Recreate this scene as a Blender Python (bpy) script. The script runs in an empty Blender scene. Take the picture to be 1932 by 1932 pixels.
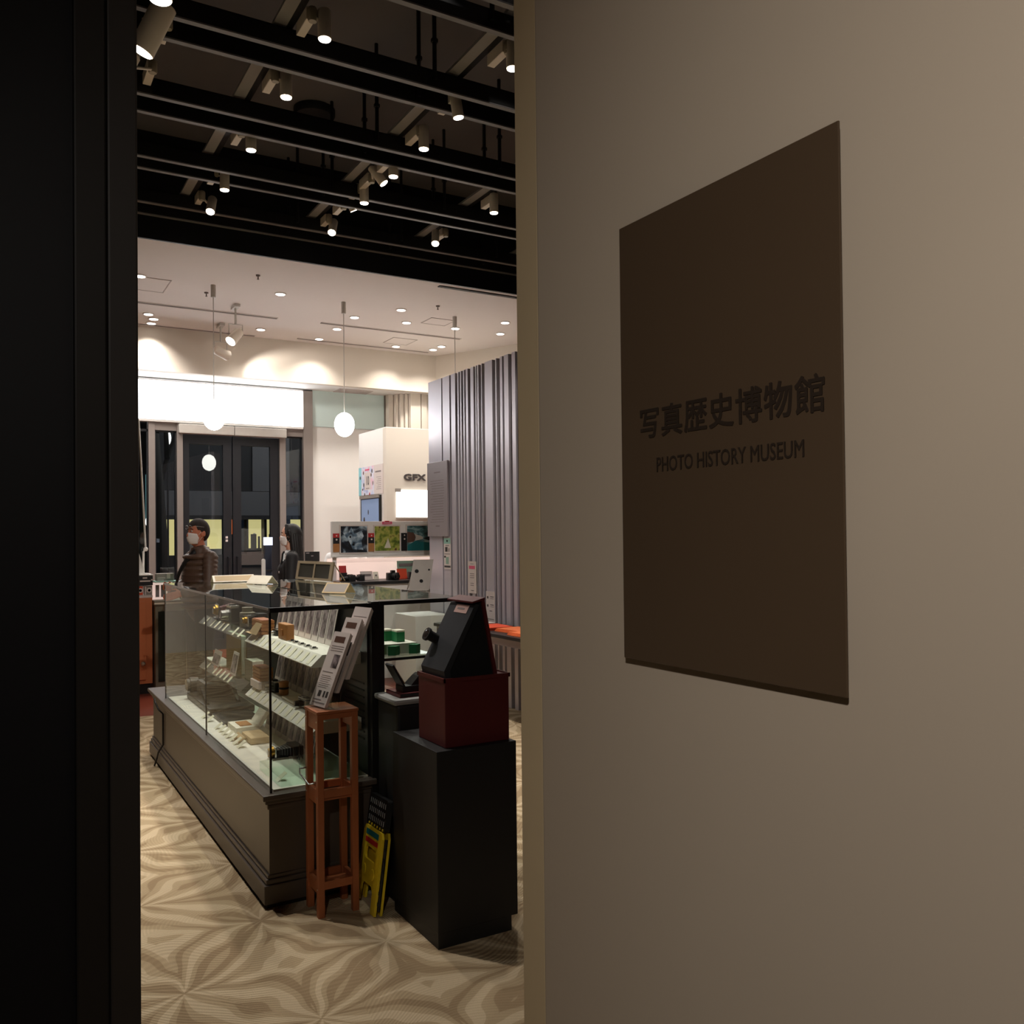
import bpy, bmesh, math, random
from mathutils import Vector, Matrix
random.seed(7)
S = bpy.context.scene
COL = S.collection
PI = math.pi

# ------------------------------------------------------------------ camera, world, exposure
cam_d = bpy.data.cameras.new('camera'); cam = bpy.data.objects.new('camera', cam_d); COL.objects.link(cam)
RX = Vector((0.85785316, -0.51378678, -0.01054072)); UX = Vector((0.00206312, -0.017068, 0.9998522)); FX = Vector((0.51389075, 0.85774811, 0.01358184))
cam.matrix_world = Matrix(((RX.x, UX.x, -FX.x, 0), (RX.y, UX.y, -FX.y, 0), (RX.z, UX.z, -FX.z, 1.5), (0, 0, 0, 1)))
cam_d.sensor_width = 36.0; cam_d.lens = 36.0 * 1672.84 / 1932
cam_d.shift_x = (966 - 986.2) / 1932; cam_d.shift_y = (988.0 - 966) / 1932
cam_d.clip_start = 0.05; cam_d.clip_end = 120
S.camera = cam
W = bpy.data.worlds.new('night'); S.world = W; W.use_nodes = True
W.node_tree.nodes['Background'].inputs[0].default_value = (0.004, 0.006, 0.010, 1)
W.node_tree.nodes['Background'].inputs[1].default_value = 1.0
S.view_settings.view_transform = 'Standard'; S.view_settings.look = 'None'
S.view_settings.exposure = 0.0; S.view_settings.gamma = 1.0; S.view_settings.use_curve_mapping = False
try:
    S.cycles.use_denoising = True; S.cycles.denoiser = 'OPENIMAGEDENOISE'
    S.cycles.max_bounces = 7; S.cycles.diffuse_bounces = 4; S.cycles.glossy_bounces = 4
    S.cycles.transparent_max_bounces = 32; S.cycles.sample_clamp_indirect = 6.0
    S.cycles.caustics_reflective = False; S.cycles.caustics_refractive = False
except Exception: pass

SPOT_W = 62.0       # track spotlights over the black ceiling
DOWN_W = 72.0       # downlights in the white ceiling
BIG_W = 150.0        # the two large spotlights beside the doorway
LOBBY_W = 108       # the lamp of the lobby the photograph is taken from
def lamp(kind, name, loc, power, color=(1, .93, .84), target=None, parent=None, **kw):
    d = bpy.data.lights.new(name, kind); d.energy = power; d.color = color
    for k, v in kw.items(): setattr(d, k, v)
    o = bpy.data.objects.new(name, d); COL.objects.link(o); o.location = loc
    if target is not None:
        o.rotation_euler = (Vector(target) - Vector(loc)).to_track_quat('-Z', 'Y').to_euler()
    return o
WARM = (1.0, .86, .70); NEUT = (1.0, .93, .86)

# ------------------------------------------------------------------ materials
def lin(c): c /= 255.0; return c / 12.92 if c <= .04045 else ((c + .055) / 1.055) ** 2.4
def rgb(*c): return tuple(lin(v) for v in c) + (1.0,)
MATS = {}
def M(name, c, rough=.6, metal=0.0, var=.10, scale=14.0, bump=0.0, spec=.5, emit=0.0, ecol=None, stretch=(1, 1, 1), coat=0.0):
    """procedural principled material: base colour broken up by object-space noise."""
    if name in MATS: return MATS[name]
    m = bpy.data.materials.new(name); m.use_nodes = True; nt = m.node_tree; N = nt.nodes; L = nt.links
    b = N['Principled BSDF']; b.inputs['Roughness'].default_value = rough; b.inputs['Metallic'].default_value = metal
    b.inputs['Specular IOR Level'].default_value = spec; b.inputs['Coat Weight'].default_value = coat
    col = rgb(*c)
    tc = N.new('ShaderNodeTexCoord'); mp = N.new('ShaderNodeMapping'); mp.inputs['Scale'].default_value = stretch
    L.new(tc.outputs['Object'], mp.inputs['Vector'])
    nz = N.new('ShaderNodeTexNoise'); nz.inputs['Scale'].default_value = scale; nz.inputs['Detail'].default_value = 4
    L.new(mp.outputs[0], nz.inputs['Vector'])
    mx = N.new('ShaderNodeMix'); mx.data_type = 'RGBA'
    mx.inputs[6].default_value = tuple(max(0, v * (1 - var)) for v in col[:3]) + (1,)
    mx.inputs[7].default_value = tuple(min(1, v * (1 + var)) for v in col[:3]) + (1,)
    L.new(nz.outputs['Fac'], mx.inputs[0]); L.new(mx.outputs[2], b.inputs['Base Color'])
    if bump:
        bp = N.new('ShaderNodeBump'); bp.inputs['Strength'].default_value = bump; bp.inputs['Distance'].default_value = .003
        L.new(nz.outputs['Fac'], bp.inputs['Height']); L.new(bp.outputs[0], b.inputs['Normal'])
    if emit:
        b.inputs['Emission Color'].default_value = rgb(*(ecol or c)); b.inputs['Emission Strength'].default_value = emit
    MATS[name] = m; return m
def glass_mat(name, tint=(.93, .97, .95), ior=1.6, rough=0.0):
    """clear pane: the front faces mirror by Fresnel and let the rest through, tinted; the back faces let all through."""
    m = bpy.data.materials.new(name); m.use_nodes = True; nt = m.node_tree; N = nt.nodes; L = nt.links
    N.remove(N['Principled BSDF']); out = N['Material Output']
    tr = N.new('ShaderNodeBsdfTransparent'); tr.inputs[0].default_value = tint + (1,)
    gl = N.new('ShaderNodeBsdfGlossy'); gl.inputs['Roughness'].default_value = rough; gl.inputs[0].default_value = (.95, 1, .98, 1)
    fr = N.new('ShaderNodeFresnel'); fr.inputs[0].default_value = ior
    ge = N.new('ShaderNodeNewGeometry'); mt = N.new('ShaderNodeMath'); mt.operation = 'SUBTRACT'; mt.inputs[0].default_value = 1
    L.new(ge.outputs['Backfacing'], mt.inputs[1]); ml = N.new('ShaderNodeMath'); ml.operation = 'MULTIPLY'
    L.new(fr.outputs[0], ml.inputs[0]); L.new(mt.outputs[0], ml.inputs[1])
    mx = N.new('ShaderNodeMixShader'); L.new(ml.outputs[0], mx.inputs[0]); L.new(tr.outputs[0], mx.inputs[1]); L.new(gl.outputs[0], mx.inputs[2])
    L.new(mx.outputs[0], out.inputs[0]); MATS[name] = m; return m
def emit_mat(name, c, strength):
    return M(name, c, .5, var=.02, emit=strength)
def carpet_mat():
    m = bpy.data.materials.new('carpet'); m.use_nodes = True; nt = m.node_tree; N = nt.nodes; L = nt.links
    b = N['Principled BSDF']; b.inputs['Roughness'].default_value = .95; b.inputs['Specular IOR Level'].default_value = .1
    tc = N.new('ShaderNodeTexCoord')
    def vm(op, a, bb=None):
        n = N.new('ShaderNodeVectorMath'); n.operation = op
        for i, v in enumerate((a, bb)):
            if v is None: continue
            if isinstance(v, tuple): n.inputs[i].default_value = v
            else: L.new(v, n.inputs[i])
        return n
    def mm(op, a, bb=None):
        n = N.new('ShaderNodeMath'); n.operation = op
        for i, v in enumerate((a, bb)):
            if v is None: continue
            if isinstance(v, (int, float)): n.inputs[i].default_value = v
            else: L.new(v, n.inputs[i])
        return n.outputs[0]
    # low-frequency warp, then cells that each carry their own bundle of curved leaf bands
    nz = N.new('ShaderNodeTexNoise'); nz.inputs['Scale'].default_value = 1.5; nz.inputs['Detail'].default_value = 1
    L.new(tc.outputs['Object'], nz.inputs['Vector'])
    w = vm('SCALE', vm('SUBTRACT', nz.outputs['Color'], (.5, .5, .5)).outputs[0]); w.inputs['Scale'].default_value = .55
    p = vm('ADD', tc.outputs['Object'], w.outputs[0])
    vo = N.new('ShaderNodeTexVoronoi'); vo.inputs['Scale'].default_value = 1.45; vo.inputs['Randomness'].default_value = .8; vo.voronoi_dimensions = '2D'
    L.new(p.outputs[0], vo.inputs['Vector'])
    sp = N.new('ShaderNodeSeparateColor'); L.new(vo.outputs['Color'], sp.inputs[0])
    q = vm('SUBTRACT', p.outputs[0], vo.outputs['Position'])
    ro = N.new('ShaderNodeVectorRotate'); ro.rotation_type = 'Z_AXIS'
    L.new(p.outputs[0], ro.inputs['Vector']); L.new(mm('MULTIPLY', sp.outputs[0], 6.283), ro.inputs['Angle'])
    xy = N.new('ShaderNodeSeparateXYZ'); L.new(ro.outputs[0], xy.inputs[0])
    # bands bow like leaves: coordinate = y + bow * x^2
    rq = N.new('ShaderNodeVectorRotate'); rq.rotation_type = 'Z_AXIS'
    L.new(q.outputs[0], rq.inputs['Vector'])
    L.new(mm('MULTIPLY', sp.outputs[0], 6.283), rq.inputs['Angle'])
    qx = N.new('ShaderNodeSeparateXYZ'); L.new(rq.outputs[0], qx.inputs[0])
    bow = mm('MULTIPLY', mm('MULTIPLY', qx.outputs[0], qx.outputs[0]), mm('SUBTRACT', mm('MULTIPLY', sp.outputs[1], 3.0), 1.2))
    t = mm('ADD', qx.outputs[1], bow)
    # leaf bundles along the edges of a square lattice set on its corner: every band runs from node to node
    lat = N.new('ShaderNodeMapping'); lat.vector_type = 'TEXTURE'; lat.inputs['Location'].default_value = (.527, 3.141, 0); lat.inputs['Rotation'].default_value = (0, 0, math.radians(44)); lat.inputs['Scale'].default_value = (.525, .525, 1)
    w2 = vm('SCALE', vm('SUBTRACT', nz.outputs['Color'], (.5, .5, .5)).outputs[0]); w2.inputs['Scale'].default_value = .24
    L.new(vm('ADD', tc.outputs['Object'], w2.outputs[0]).outputs[0], lat.inputs['Vector'])
    lx = N.new('ShaderNodeSeparateXYZ'); L.new(lat.outputs[0], lx.inputs[0])
    def edge(a, b):      # distance to the nearest lattice line across b, widened towards the middle of the edge along a
        d = mm('ABSOLUTE', mm('SUBTRACT', mm('FRACT', mm('ADD', b, .5)), .5))
        return mm('DIVIDE', d, mm('ADD', mm('ABSOLUTE', mm('SINE', mm('MULTIPLY', a, PI))), .06))
    t = mm('MINIMUM', edge(lx.outputs[0], lx.outputs[1]), edge(lx.outputs[1], lx.outputs[0]))
    n2 = N.new('ShaderNodeTexNoise'); n2.inputs['Scale'].default_value = 4.0; n2.inputs['Detail'].default_value = 1; L.new(tc.outputs['Object'], n2.inputs['Vector'])
    s = mm('SINE', mm('ADD', mm('MULTIPLY', t, 24.0), mm('MULTIPLY', n2.outputs['Fac'], 9.0)))
    lvl = mm('ADD', s, mm('MULTIPLY', mm('SUBTRACT', n2.outputs['Fac'], .5), 1.6))
    cr = N.new('ShaderNodeValToRGB'); L.new(mm('ADD', mm('MULTIPLY', lvl, .25), .5), cr.inputs[0])
    e = cr.color_ramp; e.interpolation = 'LINEAR'
    cols = [(0.0, rgb(160, 137, 106)), (.30, rgb(162, 139, 108)), (.325, rgb(182, 160, 127)), (.62, rgb(186, 164, 131)), (.645, rgb(206, 185, 152)), (1, rgb(208, 187, 154))]
    e.elements[0].position, e.elements[0].color = cols[0]; e.elements[1].position, e.elements[1].color = cols[-1]
    for pos, c in cols[1:-1]:
        x = e.elements.new(pos); x.color = c
    # woven rib: fine ripple across the bands plus pile grain
    rib = mm('SINE', mm('MULTIPLY', mm('ADD', xy.outputs[0], mm('MULTIPLY', xy.outputs[1], .35)), 430.0))
    gr = N.new('ShaderNodeTexNoise'); gr.inputs['Scale'].default_value = 260; L.new(tc.outputs['Object'], gr.inputs['Vector'])
    k = mm('ADD', mm('MULTIPLY', rib, .045), mm('ADD', mm('MULTIPLY', gr.outputs['Fac'], .22), .87))
    mx = N.new('ShaderNodeVectorMath'); mx.operation = 'SCALE'; L.new(cr.outputs[0], mx.inputs[0]); L.new(k, mx.inputs['Scale'])
    L.new(mx.outputs[0], b.inputs['Base Color'])
    bp = N.new('ShaderNodeBump'); bp.inputs['Strength'].default_value = .35; bp.inputs['Distance'].default_value = .004
    L.new(mm('ADD', rib, gr.outputs['Fac']), bp.inputs['Height']); L.new(bp.outputs[0], b.inputs['Normal'])
    MATS['carpet'] = m; return m
def ramp_mat(name, stops, scale=3.0, detail=5, rough=.5, distort=0.0, stretch=(1, 1, 1)):
    """flat print: a soft picture made of noise through a colour ramp."""
    m = bpy.data.materials.new(name); m.use_nodes = True; nt = m.node_tree; N = nt.nodes; L = nt.links
    b = N['Principled BSDF']; b.inputs['Roughness'].default_value = rough
    tc = N.new('ShaderNodeTexCoord'); mp = N.new('ShaderNodeMapping'); mp.inputs['Scale'].default_value = stretch; L.new(tc.outputs['Object'], mp.inputs[0])
    nz = N.new('ShaderNodeTexNoise'); nz.inputs['Scale'].default_value = scale; nz.inputs['Detail'].default_value = detail; nz.inputs['Distortion'].default_value = distort
    L.new(mp.outputs[0], nz.inputs['Vector'])
    cr = N.new('ShaderNodeValToRGB'); L.new(nz.outputs['Fac'], cr.inputs[0]); e = cr.color_ramp
    e.elements[0].position, e.elements[0].color = stops[0][0], rgb(*stops[0][1]); e.elements[1].position, e.elements[1].color = stops[-1][0], rgb(*stops[-1][1])
    for p, c in stops[1:-1]: e.elements.new(p).color = rgb(*c)
    L.new(cr.outputs[0], b.inputs['Base Color']); MATS[name] = m; return m

# ------------------------------------------------------------------ mesh builder and object helpers
class MB:
    def __init__(s): s.v = []; s.f = []
    def add(s, vs, fs):
        o = len(s.v); s.v += [tuple(v) for v in vs]; s.f += [tuple(o + i for i in f) for f in fs]; return s
    def box(s, x0, x1, y0, y1, z0, z1):
        return s.hexa([(x0, y0, z0), (x1, y0, z0), (x1, y1, z0), (x0, y1, z0), (x0, y0, z1), (x1, y0, z1), (x1, y1, z1), (x0, y1, z1)])
    def hexa(s, p):
        return s.add(p, [(0, 3, 2, 1), (4, 5, 6, 7), (0, 1, 5, 4), (1, 2, 6, 5), (2, 3, 7, 6), (3, 0, 4, 7)])
    def bbox(s, x0, x1, y0, y1, z0, z1, b=.004):
        """box with chamfered edges"""
        bm = bmesh.new(); bmesh.ops.create_cube(bm, size=1)
        for v in bm.verts: v.co = Vector(((x0 + x1) / 2 + v.co.x * (x1 - x0), (y0 + y1) / 2 + v.co.y * (y1 - y0), (z0 + z1) / 2 + v.co.z * (z1 - z0)))
        bmesh.ops.bevel(bm, geom=list(bm.edges), offset=b, segments=2, affect='EDGES', profile=.6)
        bm.verts.index_update(); s.add([v.co[:] for v in bm.verts], [[v.index for v in f.verts] for f in bm.faces]); bm.free(); return s
    def slab(s, pts, n, t):
        """polygon pts (3-D, ccw seen from +n) thickened by t along -n"""
        n = Vector(n).normalized(); k = len(pts); q = [Vector(p) - n * t for p in pts]
        fs = [tuple(range(k)), tuple(range(2 * k - 1, k - 1, -1))] + [(i, k + i, k + (i + 1) % k, (i + 1) % k) for i in range(k)]
        return s.add([Vector(p)[:] for p in pts] + [v[:] for v in q], fs)
    def tube(s, pts, r, seg=8, cap=True):
        pts = [Vector(p) for p in pts]; rs = r if isinstance(r, (list, tuple)) else [r] * len(pts); rings = []
        t0 = (pts[1] - pts[0]).normalized(); up = Vector((0, 0, 1)) if abs(t0.z) < .9 else Vector((1, 0, 0)); a = t0.cross(up).normalized()
        for i, p in enumerate(pts):
            t = (pts[min(i + 1, len(pts) - 1)] - pts[max(i - 1, 0)]).normalized(); a = (a - t * a.dot(t)).normalized(); b = t.cross(a)
            rings.append([p + (a * math.cos(2 * PI * k / seg) + b * math.sin(2 * PI * k / seg)) * rs[i] for k in range(seg)])
        vs = [v[:] for R in rings for v in R]
        fs = [(i * seg + k, i * seg + (k + 1) % seg, (i + 1) * seg + (k + 1) % seg, (i + 1) * seg + k) for i in range(len(pts) - 1) for k in range(seg)]
        if cap: fs += [tuple(range(seg))[::-1], tuple(range((len(pts) - 1) * seg, len(pts) * seg))]
        return s.add(vs, fs)
    def cyl(s, p0, p1, r0, r1=None, seg=20): return s.tube([p0, p1], [r0, r0 if r1 is None else r1], seg)
    def lathe(s, c, prof, seg=24, axis='z'):
        """prof: (radius, height) pairs about an axis through c"""
        vs = []; n = len(prof)
        for r, h in prof:
            for k in range(seg):
                a = 2 * PI * k / seg; x, y = r * math.cos(a), r * math.sin(a)
                vs.append((c[0] + x, c[1] + y, c[2] + h) if axis == 'z' else (c[0] + x, c[1] - h, c[2] + y) if axis == 'y' else (c[0] - h, c[1] + x, c[2] + y))
        fs = [(i * seg + k, i * seg + (k + 1) % seg, (i + 1) * seg + (k + 1) % seg, (i + 1) * seg + k) for i in range(n - 1) for k in range(seg)]
        fs += [tuple(range(seg))[::-1], tuple(range((n - 1) * seg, n * seg))]
        return s.add(vs, fs)
    def ball(s, c, r, seg=16, rings=10):
        rx, ry, rz = r if isinstance(r, (tuple, list)) else (r, r, r)
        vs = [(c[0], c[1], c[2] - rz)]
        for i in range(1, rings):
            t = PI * i / rings
            for k in range(seg):
                a = 2 * PI * k / seg; vs.append((c[0] + rx * math.sin(t) * math.cos(a), c[1] + ry * math.sin(t) * math.sin(a), c[2] - rz * math.cos(t)))
        vs.append((c[0], c[1], c[2] + rz)); n = len(vs); fs = []
        for k in range(seg):
            fs.append((0, 1 + (k + 1) % seg, 1 + k)); fs.append((n - 1, n - 1 - seg + k, n - 1 - seg + (k + 1) % seg))
        for i in range(rings - 2):
            for k in range(seg): fs.append((1 + i * seg + k, 1 + i * seg + (k + 1) % seg, 1 + (i + 1) * seg + (k + 1) % seg, 1 + (i + 1) * seg + k))
        return s.add(vs, fs)
    def cap(s, p0, r0, p1, r1, seg=12):
        """tapered capsule"""
        p0, p1 = Vector(p0), Vector(p1); d = (p1 - p0); L = d.length; d.normalize(); pts = []; rs = []
        for i in range(5):
            a = PI / 2 * (1 - i / 4); pts.append(p0 - d * r0 * math.sin(a) * .999); rs.append(max(.0004, r0 * math.cos(a)))
        for i in range(5):
            a = PI / 2 * i / 4; pts.append(p1 + d * r1 * math.sin(a) * .999); rs.append(max(.0004, r1 * math.cos(a)))
        return s.tube(pts, rs, seg)
    def grid(s, P):
        """surface through a grid of points P[i][j]"""
        n, m = len(P), len(P[0])
        return s.add([tuple(p) for r in P for p in r], [(i * m + j, i * m + j + 1, (i + 1) * m + j + 1, (i + 1) * m + j) for i in range(n - 1) for j in range(m - 1)])
    def xform(s, mat):
        s.v = [tuple(mat @ Vector(v)) for v in s.v]; return s

ORIG = {}
def thing(name, label, cat, loc=(0, 0, 0), group=None, rz=0.0):
    o = bpy.data.objects.new(name, None); COL.objects.link(o); o.location = loc; o.rotation_euler = (0, 0, rz); o.empty_display_size = .05
    tag(o, label, cat, group); ORIG[o.name] = Vector(loc) if not rz else None
    return o
def tag(o, label=None, cat=None, group=None, kind=None):
    if label: o['label'] = label
    if cat: o['category'] = cat
    if group: o['group'] = group
    if kind: o['kind'] = kind
    return o
def build(name, mb, mat, parent=None, smooth=False, label=None, kind=None, local=False):
    """link mb as one mesh object; its points are world points unless local, and are moved into the parent's frame"""
    me = bpy.data.meshes.new(name); me.from_pydata(mb.v, [], mb.f); me.validate(); me.materials.append(mat if not isinstance(mat, str) else MATS[mat])
    if smooth:
        me.shade_smooth() if hasattr(me, 'shade_smooth') else None
    o = bpy.data.objects.new(name, me); COL.objects.link(o)
    if parent is not None:
        o.parent = parent
        if not local:
            off = Vector((0, 0, 0)); q = parent
            while q is not None: off += Vector(q.location); q = q.parent
            me.transform(Matrix.Translation(-off))
    if smooth == 'auto':
        for p in me.polygons: p.use_smooth = True
        try: me.set_sharp_from_angle(angle=math.radians(35))
        except Exception: pass
    if label: o['label'] = label
    if kind: o['kind'] = kind
    return o
def struct(name, mb, mat, parent=None, smooth=False):
    o = build(name, mb, mat, parent, smooth)
    if parent is None: o['kind'] = 'structure'
    return o
def solo(name, mb, mat, label, cat, group=None, smooth=False):
    """a thing that is a single mesh, origin at its base"""
    xs, ys, zs = zip(*mb.v); c = Vector(((min(xs) + max(xs)) / 2, (min(ys) + max(ys)) / 2, min(zs)))
    o = build(name, mb, mat, None, smooth); o.data.transform(Matrix.Translation(-c)); o.location = c
    return tag(o, label, cat, group)
FACE = {'-x': Matrix(((0, 0, -1), (-1, 0, 0), (0, 1, 0))), '-y': Matrix(((1, 0, 0), (0, 0, -1), (0, 1, 0)))}
def text(name, s, loc, size, face, mat, parent, sx=1.0, bold=0.0, depth=.0015, align='CENTER', space=1.0):
    cu = bpy.data.curves.new(name, 'FONT'); cu.body = s; cu.size = size; cu.align_x = align; cu.align_y = 'CENTER'
    cu.extrude = depth; cu.space_character = space; cu.resolution_u = 3
    cu.materials.append(MATS[mat] if isinstance(mat, str) else mat)
    tmp = bpy.data.objects.new('tmp', cu); COL.objects.link(tmp); bpy.context.view_layer.update()
    me = bpy.data.meshes.new_from_object(tmp.evaluated_get(bpy.context.evaluated_depsgraph_get())); me.name = name
    bpy.data.objects.remove(tmp); bpy.data.curves.remove(cu)
    m = ((FACE[face] if isinstance(face, str) else face).to_4x4()) @ Matrix.Diagonal((sx, 1, 1, 1)); off = Vector((0, 0, 0)); q = parent
    while q is not None: off += Vector(q.location); q = q.parent
    if bold:
        vs = [v.co.copy() for v in me.vertices]; fs = [tuple(p.vertices) for p in me.polygons]; mt = me.materials[0]; n = len(vs); V, F = [], []
        for i, (dx, dy) in enumerate(((-bold, 0), (bold, 0), (0, -bold), (0, bold), (-bold, bold), (bold, -bold))):
            V += [(v.x + dx, v.y + dy, v.z + i * 1e-5) for v in vs]; F += [tuple(k + i * n for k in f) for f in fs]
        me = bpy.data.meshes.new(name); me.from_pydata(V, [], F); me.materials.append(mt)
    m.translation = Vector(loc) - off; me.transform(m)
    o = bpy.data.objects.new(name, me); COL.objects.link(o)
    if parent is not None: o.parent = parent
    return o
def dup(root, loc, label=None, group=None):
    r = root.copy(); COL.objects.link(r); r.location = loc
    if label: r['label'] = label
    if group: r['group'] = group
    for ch in list(root.children):
        c = ch.copy(); COL.objects.link(c); c.parent = r
        for g in ch.children:
            d = g.copy(); COL.objects.link(d); d.parent = c
    return r

# palette
M('lobby_paint', (186, 172, 154), .75, var=.02, scale=3); M('lobby_dark', (90, 84, 78), .8); M('jamb_paint', (208, 188, 152), .6, var=.03)
M('door_black', (9, 9, 12), .55, var=.1, spec=.2); M('frame_black', (26, 23, 20), .5, var=.1, spec=.2); M('frame_black_b', (36, 32, 29), .5, var=.1, spec=.25)
M('sign_brown', (82, 66, 50), .45, var=.05, scale=2, spec=.3); M('sign_ink', (44, 34, 26), .5, var=.02); M('sign_edge', (150, 148, 138), .35, metal=.3)
M('ceil_black', (104, 99, 98), .9, var=.12, scale=1.2); M('steel_black', (20, 20, 20), .55, var=.1, spec=.3); M('flange_grey', (128, 126, 124), .45, var=.15, scale=3)
M('track_grey', (150, 147, 142), .5, var=.05); M('fixture', (240, 230, 214), .5, var=.03); M('fixture_joint', (178, 168, 146), .5, var=.03)
M('bulkhead', (20, 21, 24), .5, var=.1, spec=.3); M('white_ceiling', (226, 218, 212), .85, var=.015, scale=2); M('cream_wall', (222, 212, 198), .8, var=.02, scale=2)
M('white_wall', (238, 235, 230), .7, var=.01); M('slot_dark', (110, 98, 92), .7); M('slot_black', (20, 18, 16), .7); M('panel_line', (188, 176, 170), .8)
M('mullion', (152, 142, 136), .45, metal=.35, var=.03); M('door_steel', (24, 24, 29), .4, var=.1); M('header_grey', (196, 190, 182), .5)
M('pale_glass', (226, 246, 242), .12, var=.03, scale=1); M('alu', (206, 200, 208), .36, metal=.4, var=.015, scale=3); M('alu_back', (116, 104, 94), .5, metal=.15, var=.02)
M('case_black', (24, 23, 22), .4, var=.1); M('plinth', (86, 76, 68), .42, var=.08, scale=6); M('case_white', (232, 229, 216), .6, var=.03)
M('tag_card', (236, 232, 205), .7, var=.03); M('wood_red', (166, 96, 56), .5, var=.22, scale=9, stretch=(1, 1, .15)); M('screw', (200, 190, 170), .3, metal=.8)
M('steel', (190, 190, 188), .25, metal=.9); M('paper', (226, 214, 208), .7, var=.02); M('ink', (66, 58, 56), .7); M('ink_soft', (140, 128, 126), .7); M('ink_brown', (96, 66, 54), .6)
M('yellow', (240, 208, 40), .45, var=.06); M('blue_teal', (14, 108, 112), .5); M('red', (190, 40, 38), .5); M('black_plastic', (20, 20, 21), .45, var=.1); M('slot_shine', (150, 150, 150), .6)
M('ped_black', (23, 22, 22), .55, var=.12, scale=5); M('ped_top', (148, 148, 144), .5); M('oxblood', (88, 26, 26), .5, var=.2, scale=7); M('velvet', (8, 8, 9), .9); M('hood_black', (34, 36, 40), .6, var=.08)
M('brass', (190, 150, 70), .3, metal=.9); M('tan', (178, 120, 66), .55, var=.2, scale=30); M('book_olive', (136, 110, 58), .7, var=.25, scale=16)
M('silver', (200, 198, 192), .22, metal=.9); M('leather_black', (18, 17, 17), .4, var=.2, scale=80, bump=.3); M('lens_glass', (8, 9, 16), .06, coat=1)
M('green_box', (16, 112, 62), .5, var=.05); M('cream_card', (228, 222, 204), .6); M('orange_cab', (206, 120, 74), .45, var=.12, scale=6, stretch=(1, 1, .2)); M('redwood', (120, 52, 34), .35, var=.2, scale=8, stretch=(.2, 1, 1))
M('grey_cab', (120, 114, 96), .5); M('dark_green', (34, 40, 34), .2); M('pink_wall', (206, 164, 146), .7); M('orange_print', (236, 118, 62), .6, var=.25, scale=12); M('orange_red', (238, 84, 46), .6)
M('frame_wood', (168, 150, 122), .55, var=.1); M('frame_dark', (58, 55, 46), .5); M('tent_white', (244, 236, 216), .55); M('tent_tan', (196, 170, 128), .6); M('board_grey', (150, 142, 134), .55)
M('plate', (168, 158, 160), .4, metal=.3, var=.03); M('teal_pale', (150, 196, 180), .6); M('pink', (226, 96, 130), .6); M('teal_card', (150, 178, 158), .6)
M('skin_warm', (206, 128, 100), .5, var=.06, scale=25, spec=.35); M('skin_pale', (226, 172, 146), .5, var=.05, scale=25, spec=.35); M('hair_brown', (40, 29, 25), .75, var=.3, scale=60, stretch=(1, 1, .2)); M('hair_black', (20, 15, 15), .6, var=.3, scale=60, stretch=(1, 1, .2))
M('mask_white', (240, 232, 230), .7, var=.02); M('puffer', (92, 70, 58), .42, var=.12, scale=24, bump=.2); M('suit_black', (24, 22, 24), .7, var=.12, scale=40); M('trouser', (34, 33, 36), .8); M('shirt_white', (238, 238, 238), .7); M('strap', (18, 14, 14), .6)
M('eye_white', (230, 225, 220), .3); M('eye_dark', (26, 16, 12), .2); M('asphalt', (40, 40, 44), .8, var=.2); M('street_grey', (92, 92, 96), .8, var=.1, scale=2); M('bark', (26, 24, 22), .9, var=.4, scale=12, bump=.5); M('street_dark', (24, 25, 30), .7)
emit_mat('lamp_face', (255, 246, 232), 9.0); emit_mat('down_face', (255, 246, 236), 7.0); emit_mat('globe', (255, 250, 244), 17.0); emit_mat('lightbox', (246, 250, 255), 5.0); emit_mat('screen_white', (255, 255, 255), 1.6)
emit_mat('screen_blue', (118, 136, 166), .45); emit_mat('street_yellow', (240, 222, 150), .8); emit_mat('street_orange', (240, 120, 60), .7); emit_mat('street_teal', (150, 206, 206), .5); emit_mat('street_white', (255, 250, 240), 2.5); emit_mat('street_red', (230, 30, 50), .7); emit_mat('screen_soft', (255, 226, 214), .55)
glass_mat('glass', (.955, .975, .96), 1.46); glass_mat('glass_front', (.96, .975, .965), 1.22); glass_mat('door_glass', (.84, .88, .90), 1.62); glass_mat('acrylic', (.97, .98, .98), 1.35); glass_mat('glass_shelf', (.88, .95, .91), 1.5)
carpet_mat()
ramp_mat('card_photo', [(.30, (48, 42, 44)), (.45, (120, 108, 108)), (.62, (168, 152, 154))], 26, 3)
ramp_mat('photo_smoke', [(.42, (6, 8, 12)), (.52, (30, 44, 58)), (.68, (190, 212, 226))], 9, 6, .35, .6)
ramp_mat('photo_plume', [(.34, (20, 30, 40)), (.48, (96, 122, 144)), (.66, (210, 226, 236))], 14, 6, .35, .4)
ramp_mat('photo_meadow', [(.3, (44, 66, 24)), (.46, (120, 140, 50)), (.58, (190, 190, 96)), (.7, (96, 60, 40))], 16, 5, .35)
ramp_mat('photo_lake', [(.32, (20, 30, 36)), (.48, (60, 104, 108)), (.6, (150, 178, 184)), (.72, (196, 208, 210))], 8, 5, .35, .3, (1, 1, 3.0))
ramp_mat('poster_art', [(.36, (238, 200, 214)), (.5, (232, 234, 246)), (.62, (198, 204, 236)), (.74, (150, 150, 190))], 7, 3)

# ================================================================== ROOM SHELL
struct('floor', MB().box(-2, 8, -2.2, 8.14, -.1, 0), 'carpet')
struct('floor', MB().box(.75, 8, 8.14, 12.56, -.1, 0), 'redwood')
struct('floor', MB().box(-2, .749, 8.14, 12.56, -.1, 0), 'carpet')
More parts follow.
